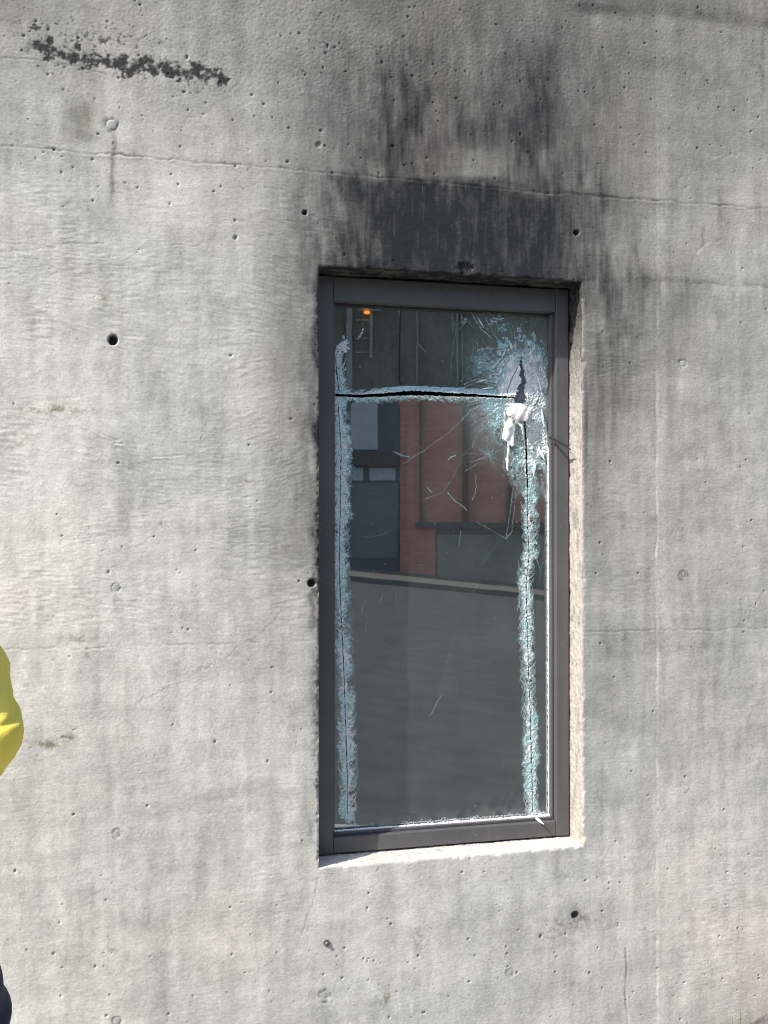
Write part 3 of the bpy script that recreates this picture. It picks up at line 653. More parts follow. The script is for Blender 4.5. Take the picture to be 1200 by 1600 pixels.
# the clear individual cracks seen across the pane
CR = [([(627, 726), (660, 705), (700, 675), (722, 655)], .5), ([(722, 655), (735, 640), (752, 630)], .55), ([(615, 706), (640, 714)], .75), ([(700, 719), (712, 709)], .6),
      ([(663, 780), (690, 770), (706, 748), (722, 712), (745, 690)], .35), ([(700, 770), (712, 785), (730, 797)], .6), ([(743, 742), (745, 762), (738, 782)], .45), ([(668, 762), (676, 770)], .5),
      ([(815, 725), (806, 780), (800, 830), (790, 842)], .55), ([(803, 750), (800, 780), (792, 838)], .5), ([(745, 815), (770, 830), (792, 842)], .35), ([(624, 822), (600, 834), (580, 840), (560, 836)], .30),
      ([(705, 480), (712, 520), (705, 560), (702, 600)], .42), ([(707, 470), (704, 520)], .42), ([(735, 485), (752, 512), (770, 528)], .6), ([(748, 470), (760, 500), (782, 540)], .5), ([(765, 480), (785, 500), (790, 540)], .45),
      ([(747, 545), (790, 546)], .6), ([(745, 530), (748, 560), (765, 580), (780, 590)], .55), ([(725, 600), (760, 588), (790, 580)], .6), ([(722, 606), (752, 596), (785, 594)], .55), ([(730, 612), (770, 603)], .5),
      ([(652, 535), (665, 548)], .4), ([(600, 1010), (616, 975), (620, 940)], .14), ([(565, 960), (573, 935)], .42), ([(570, 990), (578, 962)], .42), ([(592, 945), (597, 930)], .40), ([(618, 940), (622, 925)], .4),
      ([(662, 1130), (690, 1090), (703, 1040), (718, 960)], .16), ([(672, 1118), (690, 1086)], .45), ([(683, 1094), (694, 1050), (705, 1000)], .16), ([(560, 530), (566, 516)], .6), ([(735, 930), (750, 905)], .15),
      ([(575, 1260), (590, 1230)], .12), ([(545, 1000), (548, 985)], .4), ([(720, 830), (718, 852)], .3), ([(640, 1000), (600, 1110)], .10), ([(783, 842), (760, 870), (748, 890)], .12), ([(813, 935), (808, 955)], .5),
      ([(780, 1275), (800, 1235), (815, 1200)], .15), ([(750, 640), (764, 660), (785, 680)], .5), ([(764, 660), (745, 680), (740, 700), (765, 712)], .45), ([(765, 712), (790, 726), (806, 733)], .5), ([(765, 712), (740, 728), (728, 735)], .3),
      ([(765, 712), (786, 698), (800, 676)], .45), ([(765, 712), (760, 690), (770, 664)], .35)]
for pts, a in CR:
    p = np.array(pts, float); n = 160; s = np.linspace(0, len(p)-1, n)
    us = np.interp(s, range(len(p)), p[:, 0])+np.cumsum(r.normal(0, .12, n)); vs = np.interp(s, range(len(p)), p[:, 1])+np.cumsum(r.normal(0, .12, n))
    splat(us, vs, a*.8*np.clip(r.uniform(.1, 1.2, n), 0, 1), None, .12)
# sparkles
for k in range(240):
    splat([r.uniform(525, 855)], [r.uniform(480, 1295)], r.uniform(.1, .45), None, .3)
for k in range(160):
    splat([r.normal(800, 30)], [r.normal(640, 80)], r.uniform(.4, .95), None, .5)
# streaked haze of dust on the glass, heavier near the bottom
dustf = .098+.012*g4+.004*spec(GS, .006, .1, kz=14, beta=.8, seed=54, res=GR)+.16*np.exp(-(PV-(1305-(PU-523)*.08)+12)**2/160)*np.clip(.5+.5*g2, 0, 1)
dustf += .10*np.exp(-((PU-790)/60)**2-((PV-1265+g2*4)/14)**2)*np.clip(.6+.6*g2, 0, 1)+.05*np.exp(-((PU-536)/30)**2-((PV-1285)/15)**2)
dustf = np.clip(dustf+.03*np.exp(-((PU-845)/10)**2)*sst(PV, 880, 950), 0, .6)
# white ragged crumbs on the lower edge and the right edge
eb = 1305-(PU-523)*.080-PV; frost = np.maximum(frost, .9*sst(4.5+3.2*g1+2.6*g2*(PU > 620)-eb, 0, 2)); teal = np.where(eb < 14, .02, teal)
er = np.interp(PV, [487, 1278], [858, 862])-PU; frost = np.maximum(frost, .85*sst(1.8+1.8*g1+3.0*np.clip(g2-.9, 0, 2)-er, 0, 1.5)*sst(PV, 690, 740)); teal = np.where((er < 12) & (PV > 760), .02, teal)
# shard lying at the left side (pale flake)
k = sst(1-np.hypot((PU-536+(PV-540)*.1)/9, (PV-541)/13)+.25*g1, .1, .4); frost = np.maximum(frost, k*.75); teal = np.where(k > .2, .1, teal)
dy = .0007*g1*sst(frost, .25, .6)+.0003*g3*sst(frost, .3, .6)
dy -= .004*np.exp(-((PU-818)/34)**2-((PV-605)/80)**2)
# sheet lips bent outwards along the horizontal cut
d, t = seg_dist(PU, PV, HC); dy -= .003*np.exp(-(d/7)**2)*sst(PU, 540, 640)
gw_ = np.interp(PU, [505, 560, 600, 645, 700, 760, 800, 822], [2.0, 2.6, 2.9, 4.0, 3.2, 2.2, 1.5, .6])*(1+.12*g1)
gapm |= d < gw_
hole = [(813, 556), (816, 568), (818, 585), (821, 600), (819, 612), (820, 628), (812, 634), (803, 629), (801, 623), (807, 613), (809, 605), (813, 598), (812, 585), (811, 572)]
def inpoly(u, v, poly):
    c = np.zeros(u.shape, bool); n = len(poly)
    for i in range(n):
        (x0, y0), (x1, y1) = poly[i], poly[(i+1) % n]
        if y0 == y1: continue
        c ^= ((y0 > v) != (y1 > v)) & (u < (x1-x0)*(v-y0)/(y1-y0)+x0)
    return c
gapm |= inpoly(PU+g1*.8, PV, hole)
for pts, w_ in ((LC, .85), (RC[2:], .8), (RC[:3], 1.5), (LU, .9)):
    d, t = seg_dist(PU, PV, pts); gapm |= d < w_*(1+.25*g1)
for pts, w_ in (([(808, 575), (800, 590), (794, 605), (792, 615)], .8), ([(843, 612), (841, 625), (835, 634)], .9)):
    d, t = seg_dist(PU, PV, pts); frost = np.where(d < w_*1.3, .25, frost); gapm |= d < w_*.5*(1+.4*g1)
gidx = np.arange(PX.size).reshape(GS); cut = gapm
kq = ~(cut[:-1, :-1] & cut[1:, 1:])
kq &= ~(cut[:-1, 1:] & cut[1:, :-1])
gq = np.stack([gidx[:-1, :-1], gidx[:-1, 1:], gidx[1:, 1:], gidx[1:, :-1]], -1)[kq]
gco = np.stack([PX-wx, GY-FY+dy, PZ-wz], -1).reshape(-1, 3)
frost = np.where(PV < 9999, frost, 0)
pane = mesh_np('glass_pane', gco, gq, M_GLASS, win, True, {'frost': np.clip(frost, 0, 1), 'teal': teal, 'dust': dustf})

# torn white interlayer hanging out of the hole
def flap(poly, bulge, seed, name='torn_film', mat=M_WHITE_FILM, base=.012, parent=pane):
    r = random.Random(seed); us = [p[0] for p in poly]; vs = [p[1] for p in poly]; st = 1.3
    ua = np.arange(min(us), max(us)+st, st); va = np.arange(min(vs), max(vs)+st, st); A, B = np.meshgrid(ua, va)
    jr = np.random.default_rng(seed); nn = spec(A.shape, 9, 60, beta=1.0, seed=seed, res=st) if min(A.shape) > 4 else np.zeros(A.shape)
    m = inpoly(A+jr.normal(0, .4, A.shape), B+jr.normal(0, .4, A.shape), poly)
    x, z = px_plane(A, B, GY-base); tt = (B-B.min())/(np.ptp(B)+1e-6); cu = (A-A.mean())/(np.ptp(A)/2+1e-6)
    y = GY-base-bulge*np.sin(tt*2.2+.3)*(1-.55*cu**2)+nn*.0013
    ii = np.arange(A.size).reshape(A.shape); kk = m[:-1, :-1] & m[1:, 1:] & m[1:, :-1] & m[:-1, 1:]
    q_ = np.stack([ii[:-1, :-1], ii[:-1, 1:], ii[1:, 1:], ii[1:, :-1]], -1)[kk]; y = y+.0022*np.abs(((A*.13+B*.05+seed) % 2)-1)*(bulge > .001)
    if len(q_) == 0: return
    used = np.zeros(A.size, bool); used[q_.ravel()] = True; rm = np.cumsum(used)-1
    c = np.stack([x-wx, y-FY, z-wz], -1).reshape(-1, 3)[used]
    o = mesh_np(name, c, rm[q_], mat, parent, True)
    md = o.modifiers.new('thickness', 'SOLIDIFY'); md.thickness = .0005
    return o
flap([(789, 640), (796, 633), (808, 629), (817, 631), (822, 635), (830, 636), (834, 632), (831, 642), (824, 648), (826, 655), (820, 660), (806, 658), (797, 654), (791, 650)], .014, 3)
M_FILM_SHADE = simple_mat('shaded_interlayer', (.20, .205, .23), .6, scale=14, var=.3, bump=.1)  # darker copy of the film, its shade inside the hole painted in
flap([(806, 550), (822, 550), (828, 600), (828, 638), (796, 636), (798, 600)], .0, 12, base=-.012, mat=M_FILM_SHADE)
flap([(786, 641), (795, 650), (806, 657), (805, 676), (803, 690), (806, 697), (798, 699), (792, 692), (786, 688), (783, 686), (786, 664)], .004, 4, base=.006)
flap([(808, 656), (815, 662), (819, 676), (819, 690), (815, 686), (812, 670), (806, 660)], .012, 5, base=.012)
flap([(792, 688), (797, 692), (796, 712), (795, 727), (794, 741), (790, 734), (789, 730), (791, 708)], .004, 6, base=.009)
flap([(821, 662), (827, 664), (829, 670), (824, 668)], .004, 8, base=.012)
# long glass slivers standing off the sheet near the star
M_SLIVER = simple_mat('glass_sliver', (.55, .66, .68), .25, scale=50, var=.2, spec_=.7)
def sliver(u, v, L, wd, a, lift, parent=pane):
    x, z = px_plane(u, v, GY-.004); bm = bmesh.new(); ca, sa = math.cos(a), math.sin(a); L *= 1.7e-3; wd *= 1.7e-3
    p = [(0, 0), (L*.4, wd*.5), (L, 0), (L*.5, -wd*.5)]
    top = [bm.verts.new((x-wx+c*ca-s*sa, GY-FY-.006-lift*(c/L), z-wz+c*sa+s*ca)) for c, s in p]
    bot = [bm.verts.new((t_.co.x, t_.co.y+.0022, t_.co.z)) for t_ in top]
    bm.faces.new(top[::-1]); bm.faces.new(bot)
    for i in range(4): bm.faces.new((top[i], top[(i+1) % 4], bot[(i+1) % 4], bot[i]))
    return bm_obj('glass_shard', bm, M_SLIVER, parent)
for u, v, L, wd, a, lift in ((742, 598, 24, 2.5, .3, .002), (770, 575, 22, 3, .9, .004), (784, 560, 18, 3, 1.2, .004), (838, 585, 26, 4, -1.3, .006), (846, 640, 28, 4, -1.5, .006), (842, 700, 22, 6, -1.2, .007),
                             (835, 720, 26, 6, -1.7, .006), (752, 608, 20, 2.5, .15, .003), (776, 668, 16, 3, 2.4, .004), (800, 548, 16, 4, 1.9, .004), (830, 552, 16, 4, 1.2, .004), (756, 512, 20, 2, 2.2, .002)):
    sliver(u, v, L, wd, a, lift)

# crumbed white bead added to draw the sunlit edge, right and bottom of the glass
def crumb_bead(name, pts, r0, seed, n=260):
    rr = random.Random(seed); bm = bmesh.new(); P = []
    for i in range(n+1):
        s = i/n*(len(pts)-1); k = min(int(s), len(pts)-2); f = s-k
        P.append(Vector(pts[k]).lerp(Vector(pts[k+1]), f)+Vector((rr.uniform(-1, 1)*.0005, 0, rr.uniform(-1, 1)*.0005)))
    tube_bm(P, [r0*rr.uniform(.7, 1.35) for _ in P], 6, bm)
    return wloc(bm_obj(name, bm, M_DUST_EDGE, win, False))
crumb_bead('sunlit_edge_bead', [(fxr-bw-.0005, GY-.006, px_plane(860, 700, GY)[1]), (fxr-bw-.0005, GY-.006, zbot+.010)], .0024, 2)
crumb_bead('sunlit_edge_bead', [(fxl+bw, GY-.010, zbot+.0075), (fxr-bw, GY-.010, zbot+.0075)], .0034, 3)
# crumbs of glass lying on ledges
def crumb(name, x, y, z, r, seed, mat=M_DUST_EDGE, parent=win):
    rr = random.Random(seed); bm = bmesh.new(); bmesh.ops.create_icosphere(bm, subdivisions=1, radius=r)
    for v_ in bm.verts: v_.co *= rr.uniform(.55, 1.3); v_.co.z *= .8
    return wloc(bm_obj(name, bm, mat, parent))
rr = random.Random(9)
for k in range(46):
    t_ = rr.random(); crumb('glass_crumb', fxl+bw+(fxr-fxl-2*bw)*(t_**.7), GY-rr.uniform(.006, .03), zbot+.0085+rr.uniform(0, .002), rr.uniform(.0016, .0038)*(1.6 if rr.random() < .15 else 1), k)
for u, v, s in ((856, 803, 3), (856, 1099, 3), (852, 1182, 6), (854, 1212, 5), (857, 1150, 2), (858, 1248, 2), (868, 593, 3), (868, 648, 3), (803, 1279, 6), (843, 1290, 4)):
    x, z = px_plane(u, v, GY-.02); crumb('glass_crumb', x, GY-.02 if u < 866 else FY-.001, z, s*.0014, int(u+v))
for k in range(34):
    t_ = rr.uniform(.1, .99); crumb('glass_crumb', OX0+(OX1-OX0)*t_, rr.uniform(.006, FY-.004), OZ0+.001, rr.uniform(.001, .0022)*(2 if k % 13 == 0 else 1), 100+k)
# torn strip of gasket sticking out of the right side, and a bent splinter at the lower corner
a = px_plane(861, 683, FY-.005); b = px_plane(871, 689, FY-.025); c = px_plane(889, 703, FY-.03)
bm = tube_bm([(a[0], FY+.004, a[1]), (b[0], FY-.020, b[1]+.002), ((b[0]+c[0])/2, FY-.040, (b[1]+c[1])/2), (c[0]-.004, FY-.052, c[1]-.002)], [.004, .0042, .003, .0012], 5)
for v_ in bm.verts: v_.co.x = a[0]+(v_.co.x-a[0])*1.0
wloc(bm_obj('loose_gasket', bm, M_GASKET, win))
a = px_plane(845, 1284, FY-.01)
bm = tube_bm([(a[0]-.006, FY+.006, a[1]+.006), (a[0], FY-.008, a[1]), (a[0]+.007, FY-.014, a[1]-.006)], [.004, .0035, .001], 5)
wloc(bm_obj('bent_splinter', bm, M_DUST_EDGE, win))

# ------------------------------------------------------------------ the street behind the camera (seen mirrored in the glass)
EX = Vector((math.cos(YAW), math.sin(YAW), 0)); ED = Vector((math.sin(YAW), -math.cos(YAW), 0))   # along / away in the mirrored street
MO = Vector((CAM[0], 2*GY-CAM[1], 0))                                                             # the mirrored camera foot
LF = 27.0
def loc_of(x, y):
    d = Vector((x, y, 0))-MO; return d.dot(EX), d.dot(ED)
def gz(x, y):
    s, L = loc_of(x, y); return .24*(L-2.6)/(LF-2.6)-.10*s-.02
GW = Matrix.Rotation(math.atan2(EX.y, EX.x), 4, 'Z')     # local x along, local y = -away
def sg(u): return (u-CX)/FPX*LF
def zg(v): return CAM[2]+LF*(math.sin(PITCH)-(v-CY)/FPX*math.cos(PITCH))

M_ASPH = simple_mat('asphalt', (.064, .066, .064), .9, scale=3, var=.22, bump=.6, bdist=.01)
M_PAVE = simple_mat('pavement_concrete', (.34, .33, .31), .9, scale=2.5, var=.15, bump=.3)
M_KERB = simple_mat('kerb_stone', (.36, .35, .32), .85, scale=4, var=.15)
M_LAND = simple_mat('dry_ground', (.20, .19, .14), .95, scale=1.5, var=.3, bump=.5, bdist=.02)
def sheet(name, poly, dz, mat, kind='structure'):
    bm = bmesh.new(); vs = [bm.verts.new((x, y, gz(x, y)+dz)) for x, y in poly]; bm.faces.new(vs)
    bmesh.ops.recalc_face_normals(bm, faces=bm.faces)
    for f_ in bm.faces:
        if f_.normal.z < 0: f_.normal_flip()
    o = bm_obj(name, bm, mat); tag(o, kind='structure'); return o
def P(s, L): p = MO+EX*s+ED*L; return (p.x, p.y)
# ground is one big tilted sheet
sheet('ground', [(-400, -400), (400, -400), (400, 400), (-400, 400)], -.13, M_LAND)
sheet('road', [P(-120, 23.4), P(120, 23.4), (130, -2.35), (-130, -2.35)], -.126, M_ASPH)
def slab(name, poly, h0, h1, mat):
    bm = bmesh.new(); lo = [bm.verts.new((x, y, gz(x, y)+h0)) for x, y in poly]; hi = [bm.verts.new((x, y, gz(x, y)+h1)) for x, y in poly]
    bm.faces.new(lo); bm.faces.new(hi); n = len(poly)
    for i in range(n): bm.faces.new((lo[i], lo[(i+1) % n], hi[(i+1) % n], hi[i]))
    return tag(bm_obj(name, bm, mat), kind='structure')
slab('pavement', [(-130, -2.2), (130, -2.2), (130, -.004), (-130, -.004)], -.13, 0.0, M_PAVE)
slab('kerb', [(-130, -2.35), (130, -2.35), (130, -2.204), (-130, -2.204)], -.14, .004, M_KERB)
slab('kerb', [P(-120, 23.4), P(120, 23.4), P(120, 23.55), P(-120, 23.55)], -.14, .004, simple_mat('grey_kerb', (.13, .125, .11), .9, scale=4, var=.15))
M_PAVE2 = simple_mat('grey_pavement', (.14, .13, .115), .9, scale=2.5, var=.15)
slab('pavement', [P(-120, 23.554), P(120, 23.554), P(120, 27.3), P(-120, 27.3)], -.13, 0.0, M_PAVE2)

def brick_mat():
    t = NT('red_brick'); tc = t.n('ShaderNodeTexCoord'); sp = t.n('ShaderNodeSeparateXYZ'); t.l(tc.outputs['Object'], sp.inputs[0])
    cb = t.n('ShaderNodeCombineXYZ'); t.l(t.math('ADD', sp.outputs[0], sp.outputs[1]), cb.inputs[0]); t.l(sp.outputs[2], cb.inputs[1])
    b = t.n('ShaderNodeTexBrick'); t.l(cb.outputs[0], b.inputs['Vector']); b.inputs['Scale'].default_value = 1.0
    b.inputs['Color1'].default_value = (.70, .28, .19, 1); b.inputs['Color2'].default_value = (.58, .21, .14, 1); b.inputs['Mortar'].default_value = (.36, .25, .21, 1)
    b.inputs['Brick Width'].default_value = .24; b.inputs['Row Height'].default_value = .08; b.inputs['Mortar Size'].default_value = .008
    return t.finish(t.bsdf(b.outputs[0], .85, 0, t.bump(b.outputs[1], .3, .005)))
M_BRICK = brick_mat()
M_DGREY = simple_mat('dark_grey_render', (.11, .12, .125), .8, scale=2, var=.2)
M_LGREY = simple_mat('light_grey_panel', (.46, .49, .50), .6, scale=3, var=.1)
M_CPANEL = simple_mat('grey_panel', (.25, .26, .25), .8, scale=3, var=.15)
M_PIPE = simple_mat('dark_metal_mullion', (.07, .075, .075), .6, .3, scale=10)
M_MULL = simple_mat('pale_mullion', (.32, .33, .30), .7, scale=6)
M_OLIVE = simple_mat('olive_glazing', (.15, .145, .105), .5, scale=1.6, var=.45, bump=.02, spec_=.4, stretch=(1, 1, .5))
def lamp_mat():
    t = NT('amber_lamp'); e = t.n('ShaderNodeEmission'); n = t.noise(t.coords(), 6, 2)
    t.l(t.mix(n, (1.0, .20, .03), (1.0, .30, .06)), e.inputs[0]); e.inputs[1].default_value = 2.2; t.l(e.outputs[0], t.out.inputs[0]); return t.m
M_LAMP = lamp_mat()

rzf = math.atan2(EX.y, EX.x)
orgA = MO+ED*LF
def bld(name, label, cat):
    o = empty(name, (orgA.x, orgA.y, 0), rzf); return tag(o, label, cat)
# local frame: x along the mirrored street, y = -away from us (so walls extend to negative y), z up
def lb(name, s0, s1, d0, d1, z0, z1, mat, parent, bev=0.0):
    """d = distance in front of the facade plane towards the street"""
    return box(name, s0, s1, -d1*-1 if False else d0, d1, z0, z1, mat, parent, bev)
BK = bld('brick_building', 'red brick building with dark mullions and grey base mirrored in the glass', 'building')
s0 = sg(625); zt = zg(634); zs = zg(818)
lb('wall', s0, 22, -7.0, 0, -2.2, zt, M_BRICK, BK)
lb('upper_glazing', s0+.01, 22, -6.9, -.05, zt, zt+3.4, M_OLIVE, BK)
lb('roof', s0-.1, 22.2, -7.1, .35, zt+3.403, zt+3.6, M_DGREY, BK, .02)
lb('pier', s0, sg(680), .003, .10, -1.2, zg(824), M_BRICK, BK)
lb('base_panel', sg(683), 21.5, .003, .06, -1.6, zg(836), M_CPANEL, BK)
lb('ledge', sg(648), 21.5, .003, .30, zg(825), zg(816), M_PIPE, BK, .01)
lb('dark_strip', sg(682), 21.5, .0035, .05, zg(835.6), zg(825.3), M_DGREY, BK)  # dark grey strip between ledge and base panel
for u, wd in ((657, 3), (724, 3.2), (731, 2.2), (791, 3), (797, 2), (865, 3), (930, 3)):
    lb('mullion', sg(u-wd/2), sg(u+wd/2), .004, .14, zg(815.5), zt, M_PIPE, BK, .006)
for u, wd in ((652, 2.2), (715, 2.4), (722, 1.6), (785, 2.2), (850, 2.2)):
    lb('mullion', sg(u-wd/2), sg(u+wd/2), -.045, .08, zt+.003, zt+3.4, M_MULL, BK, .006)
for k in range(12):
    s = sg(930)+1.4*(k+1)
    lb('mullion', s, s+.05, .004, .14, zg(815.5), zt, M_PIPE, BK); lb('mullion', s, s+.04, -.045, .08, zt+.003, zt+3.4, M_MULL, BK)
SHP = bld('shopfront_building', 'dark grey shopfront with pale panels and amber lamp, mirrored in the left of the glass', 'building')
lb('wall', -18, s0-.01, -7.0, 0, -1.0, zg(700-90), M_DGREY, SHP)
lb('upper_glazing', -17.9, s0-.03, -6.9, -.05, zg(610), zg(610)+2.45, M_OLIVE, SHP)
lb('roof', -18.2, s0-.12, -7.1, .3, zg(610)+2.453, zg(610)+2.65, M_DGREY, SHP, .02)
lb('panel', sg(548), sg(590), .003, .05, zg(702), zg(632), M_LGREY, SHP, .008)
lb('panel', sg(470), sg(536), .003, .05, zg(702), zg(632), M_LGREY, SHP, .008)
f1 = lb('window', sg(541), sg(567), .003, .04, zg(751), zg(731), M_LGREY, SHP, .006); lb('window', sg(577), sg(618), .003, .04, zg(751), zg(731), M_LGREY, SHP, .006); lb('window', sg(500), sg(533), .003, .04, zg(751), zg(731), M_LGREY, SHP, .006)
lb('fascia', -17, sg(622), .0035, .25, zg(728), zg(706), M_PIPE, SHP, .01)
lb('shutter', sg(540), sg(622), .0038, .03, zg(872), zg(755), simple_mat('shutter_grey', (.17, .18, .185), .6, stretch=(.2, .2, 8)), SHP)
for k in range(6): lb('panel', -1.9-2.3*(k+1), -.3-2.3*(k+1)-.1, .003, .05, zg(702), zg(632), M_LGREY, SHP, .008)
for u, wd, h0 in ((546, 9, 612), (580, 4.5, 560)):
    lb('pilaster', sg(u-wd/2), sg(u+wd/2), -.04, .12, zg(h0), zg(612)+2.4, M_MULL, SHP, .01)
for v in (500, 528, 550):
    lb('glazing_bar', sg(555), sg(577), -.045, .0, zg(v)-.02, zg(v)+.02, M_MULL, SHP)
# the lamp on its bracket
bm = bmesh.new()
add_box(bm, sg(559), sg(597), .10, .22, zg(488), zg(485.5))
br = bm_obj('lamp_bracket', bm, M_MULL, SHP, bevel=.006)
bm = bmesh.new(); bmesh.ops.create_uvsphere(bm, u_segments=18, v_segments=10, radius=1); 
for v_ in bm.verts: v_.co = Vector((sg(573.5)+v_.co.x*.085, .2+v_.co.y*.10, zg(491)+v_.co.z*.038))
bm_obj('lamp_lens', bm, M_LAMP, br, True)
bm = bmesh.new(); bmesh.ops.create_uvsphere(bm, u_segments=18, v_segments=10, radius=1)
for v_ in bm.verts: v_.co = Vector((sg(573)+v_.co.x*.075, .2+v_.co.y*.08, zg(484.5)+v_.co.z*.022))
bm_obj('lamp_lens', bm, M_LAMP, br, True)

# ------------------------------------------------------------------ person at the left edge
M_YEL = None
def shirt_mat():
    t = NT('yellow_shirt_cloth'); v = t.coords(); a = t.noise(v, 6, 4, .6); b = t.noise(v, 700, 2, .5)
    return t.finish(t.bsdf(t.mix(t.ramp(a, [(.3, 0.0), (.7, 1.0)]), (.74, .60, .09), (.82, .72, .15)), .7, 0, t.bump(t.math('ADD', t.math('MULTIPLY', a, 1.0), t.math('MULTIPLY', b, .05)), .5, .03), .3))
M_YEL = shirt_mat()
M_NAVY = simple_mat('navy_trouser_cloth', (.016, .02, .045), .8, scale=20, var=.3, bump=.3)
M_SKIN = simple_mat('skin', (.52, .28, .20), .5, scale=30, var=.08, bump=.1, bdist=.001)
M_HAIR = simple_mat('brown_hair', (.05, .03, .018), .6, scale=80, var=.5, bump=.8, stretch=(1, 1, .1))
M_SHOE = simple_mat('black_boot', (.02, .02, .02), .5)
M_PINK = simple_mat('pink_collar_cloth', (.62, .16, .26), .8, scale=30, var=.15)
def skin_obj(name, pts, edges, rad, mat, parent, root=0, sub=2):
    me = bpy.data.meshes.new(name); me.from_pydata(pts, edges, []); me.update(); me.materials.append(mat)
    o = link(bpy.data.objects.new(name, me), parent)
    md = o.modifiers.new('skin', 'SKIN'); md.use_smooth_shade = True
    sv = me.skin_vertices[0].data
    for i, r_ in enumerate(rad):
        sv[i].radius = (r_, r_) if not hasattr(r_, '__len__') else r_; sv[i].use_root = (i == root)
    s_ = o.modifiers.new('sub', 'SUBSURF'); s_.levels = sub; s_.render_levels = sub
    return o
# frame of the figure: faces along -x' (away to the left), stands on the pavement 1.55 m from the camera
PD = 1.55
def pview(u, v, d=PD): return CAM+d*(FWD+(u-CX)/FPX*RGT-(v-CY)/FPX*UPV)
c0_ = pview(-172, 1000)
feet = Vector((c0_[0], c0_[1], gz(c0_[0], c0_[1])))
rotp = -YAW
person = empty('person', feet, rotp); tag(person, 'person in loose yellow long sleeved shirt and navy trousers at the left edge', 'person')
# local axes: +x = right in the photo (the back of the figure), -x = where it faces, -y = towards the camera
body_h = 1.70
def pl(u, v, dd=0.0):     # local point from photo measurement
    p = Vector(pview(u, v, PD+dd))-feet; return tuple(Matrix.Rotation(-rotp, 3, 'Z') @ p)
KZ = .94
def plk(u, v, dd=0.0):
    p = pl(u, v, dd); return (p[0], p[1], p[2]/KZ)
zsh = pl(-110, 1010)[2]; zhip = pl(-80, 1520)[2]
# body (skin): one continuous surface: torso, neck, head, legs, arms
HB = [(0, 0, .90), (0, 0, 1.12), (-.01, 0, 1.33), (-.01, 0, 1.44), (-.03, 0, 1.53), (-.045, 0, 1.60), (-.05, 0, 1.68),
      (0, -.09, .86), (-.01, -.10, .48), (.015, -.10, .09), (-.12, -.11, .03),
      (0, .09, .86), (-.03, .10, .48), (-.01, .10, .09), (-.14, .11, .03),
      plk(-165, 1025, -.13), plk(-36, 1130, -.20), plk(-225, 1165, -.17), plk(-262, 1165, -.17),
      (-.03, .17, 1.40), (-.05, .22, 1.16), (-.18, .19, 1.13), (-.22, .18, 1.13)]
HE = [(0, 1), (1, 2), (2, 3), (3, 4), (4, 5), (5, 6), (0, 7), (7, 8), (8, 9), (9, 10), (0, 11), (11, 12), (12, 13), (13, 14), (3, 15), (15, 16), (16, 17), (17, 18), (3, 19), (19, 20), (20, 21), (21, 22)]
HR = [.12, .105, .11, .07, .05, .085, .07, .08, .052, .036, .03, .08, .052, .036, .03, .055, .04, .028, .03, .055, .04, .028, .03]
zoff = 0
skin_obj('body', HB, HE, HR, M_SKIN, person)
# head shape on top: an ellipsoid skull with jaw, nose, ears (facing -x)
bm = bmesh.new(); bmesh.ops.create_uvsphere(bm, u_segments=32, v_segments=22, radius=1)
for v_ in bm.verts:
    x, y, z = v_.co; jaw = 1-.28*max(0, -z)**1.5
    nose = .022*math.exp(-((y/.16)**2+((z+.12)/.16)**2)) if x < 0 else 0
    eye = -.008*math.exp(-(((abs(y)-.38)/.15)**2+((z-.08)/.12)**2)) if x < 0 else 0
    mouth = .006*math.exp(-((y/.3)**2+((z+.48)/.07)**2)) if x < 0 else 0
    v_.co = Vector((-.055+x*.098*jaw-nose-eye-mouth, y*.076*jaw, 1.635+z*.118))
bm_obj('head', bm, M_SKIN, person, True)
for sy in (-1, 1):
    bm = bmesh.new(); bmesh.ops.create_uvsphere(bm, u_segments=12, v_segments=10, radius=1)
    for v_ in bm.verts: v_.co = Vector((-.045+v_.co.x*.018, sy*.078+v_.co.y*.010, 1.63+v_.co.z*.032))
    bm_obj('ear', bm, M_SKIN, person, True)
    bm = bmesh.new(); bmesh.ops.create_uvsphere(bm, u_segments=12, v_segments=10, radius=.012)
    for v_ in bm.verts: v_.co += Vector((-.137, sy*.030, 1.645))
    bm_obj('eye', bm, M_SHOE, person, True)
bm = bmesh.new(); bmesh.ops.create_uvsphere(bm, u_segments=32, v_segments=22, radius=1)
dl = [v_ for v_ in bm.verts if v_.co.z < -.25 or (v_.co.x < -.45 and v_.co.z < .45)]
bmesh.ops.delete(bm, geom=dl, context='VERTS')
for v_ in bm.verts:
    k = 1+.02*random.uniform(-1, 1); v_.co = Vector((-.050+v_.co.x*.108*k, v_.co.y*.086*k, 1.648+v_.co.z*.122*k))
hr_ = bm_obj('hair', bm, M_HAIR, person, True)
# hands with fingers
for sy, wp in ((-1, Vector(plk(-285, 1165, -.17))), (1, Vector((-.24, .18, 1.13)))):
    pts = [tuple(wp+Vector((.05, 0, 0))), tuple(wp+Vector((-.02, 0, 0))), tuple(wp+Vector((-.075, 0, .0)))]; ed = [(0, 1), (1, 2)]; rd = [(.022, .028), (.017, .036), (.013, .038)]
    for q_, (dz_, L_) in enumerate(((.030, .068), (.010, .078), (-.010, .072), (-.030, .056))):
        b0 = len(pts); pts += [tuple(wp+Vector((-.085, 0, dz_))), tuple(wp+Vector((-.085-L_*.5, -sy*.006, dz_))), tuple(wp+Vector((-.085-L_*.85, -sy*.03, dz_*.9)))]
        ed += [(2, b0), (b0, b0+1), (b0+1, b0+2)]; rd += [.009, .0085, .007]
    b0 = len(pts); pts += [tuple(wp+Vector((-.03, -sy*.012, .045))), tuple(wp+Vector((-.065, -sy*.03, .065)))]; ed += [(1, b0), (b0, b0+1)]; rd += [.012, .009]
    skin_obj('hand', pts, ed, rd, M_SKIN, person, 1)
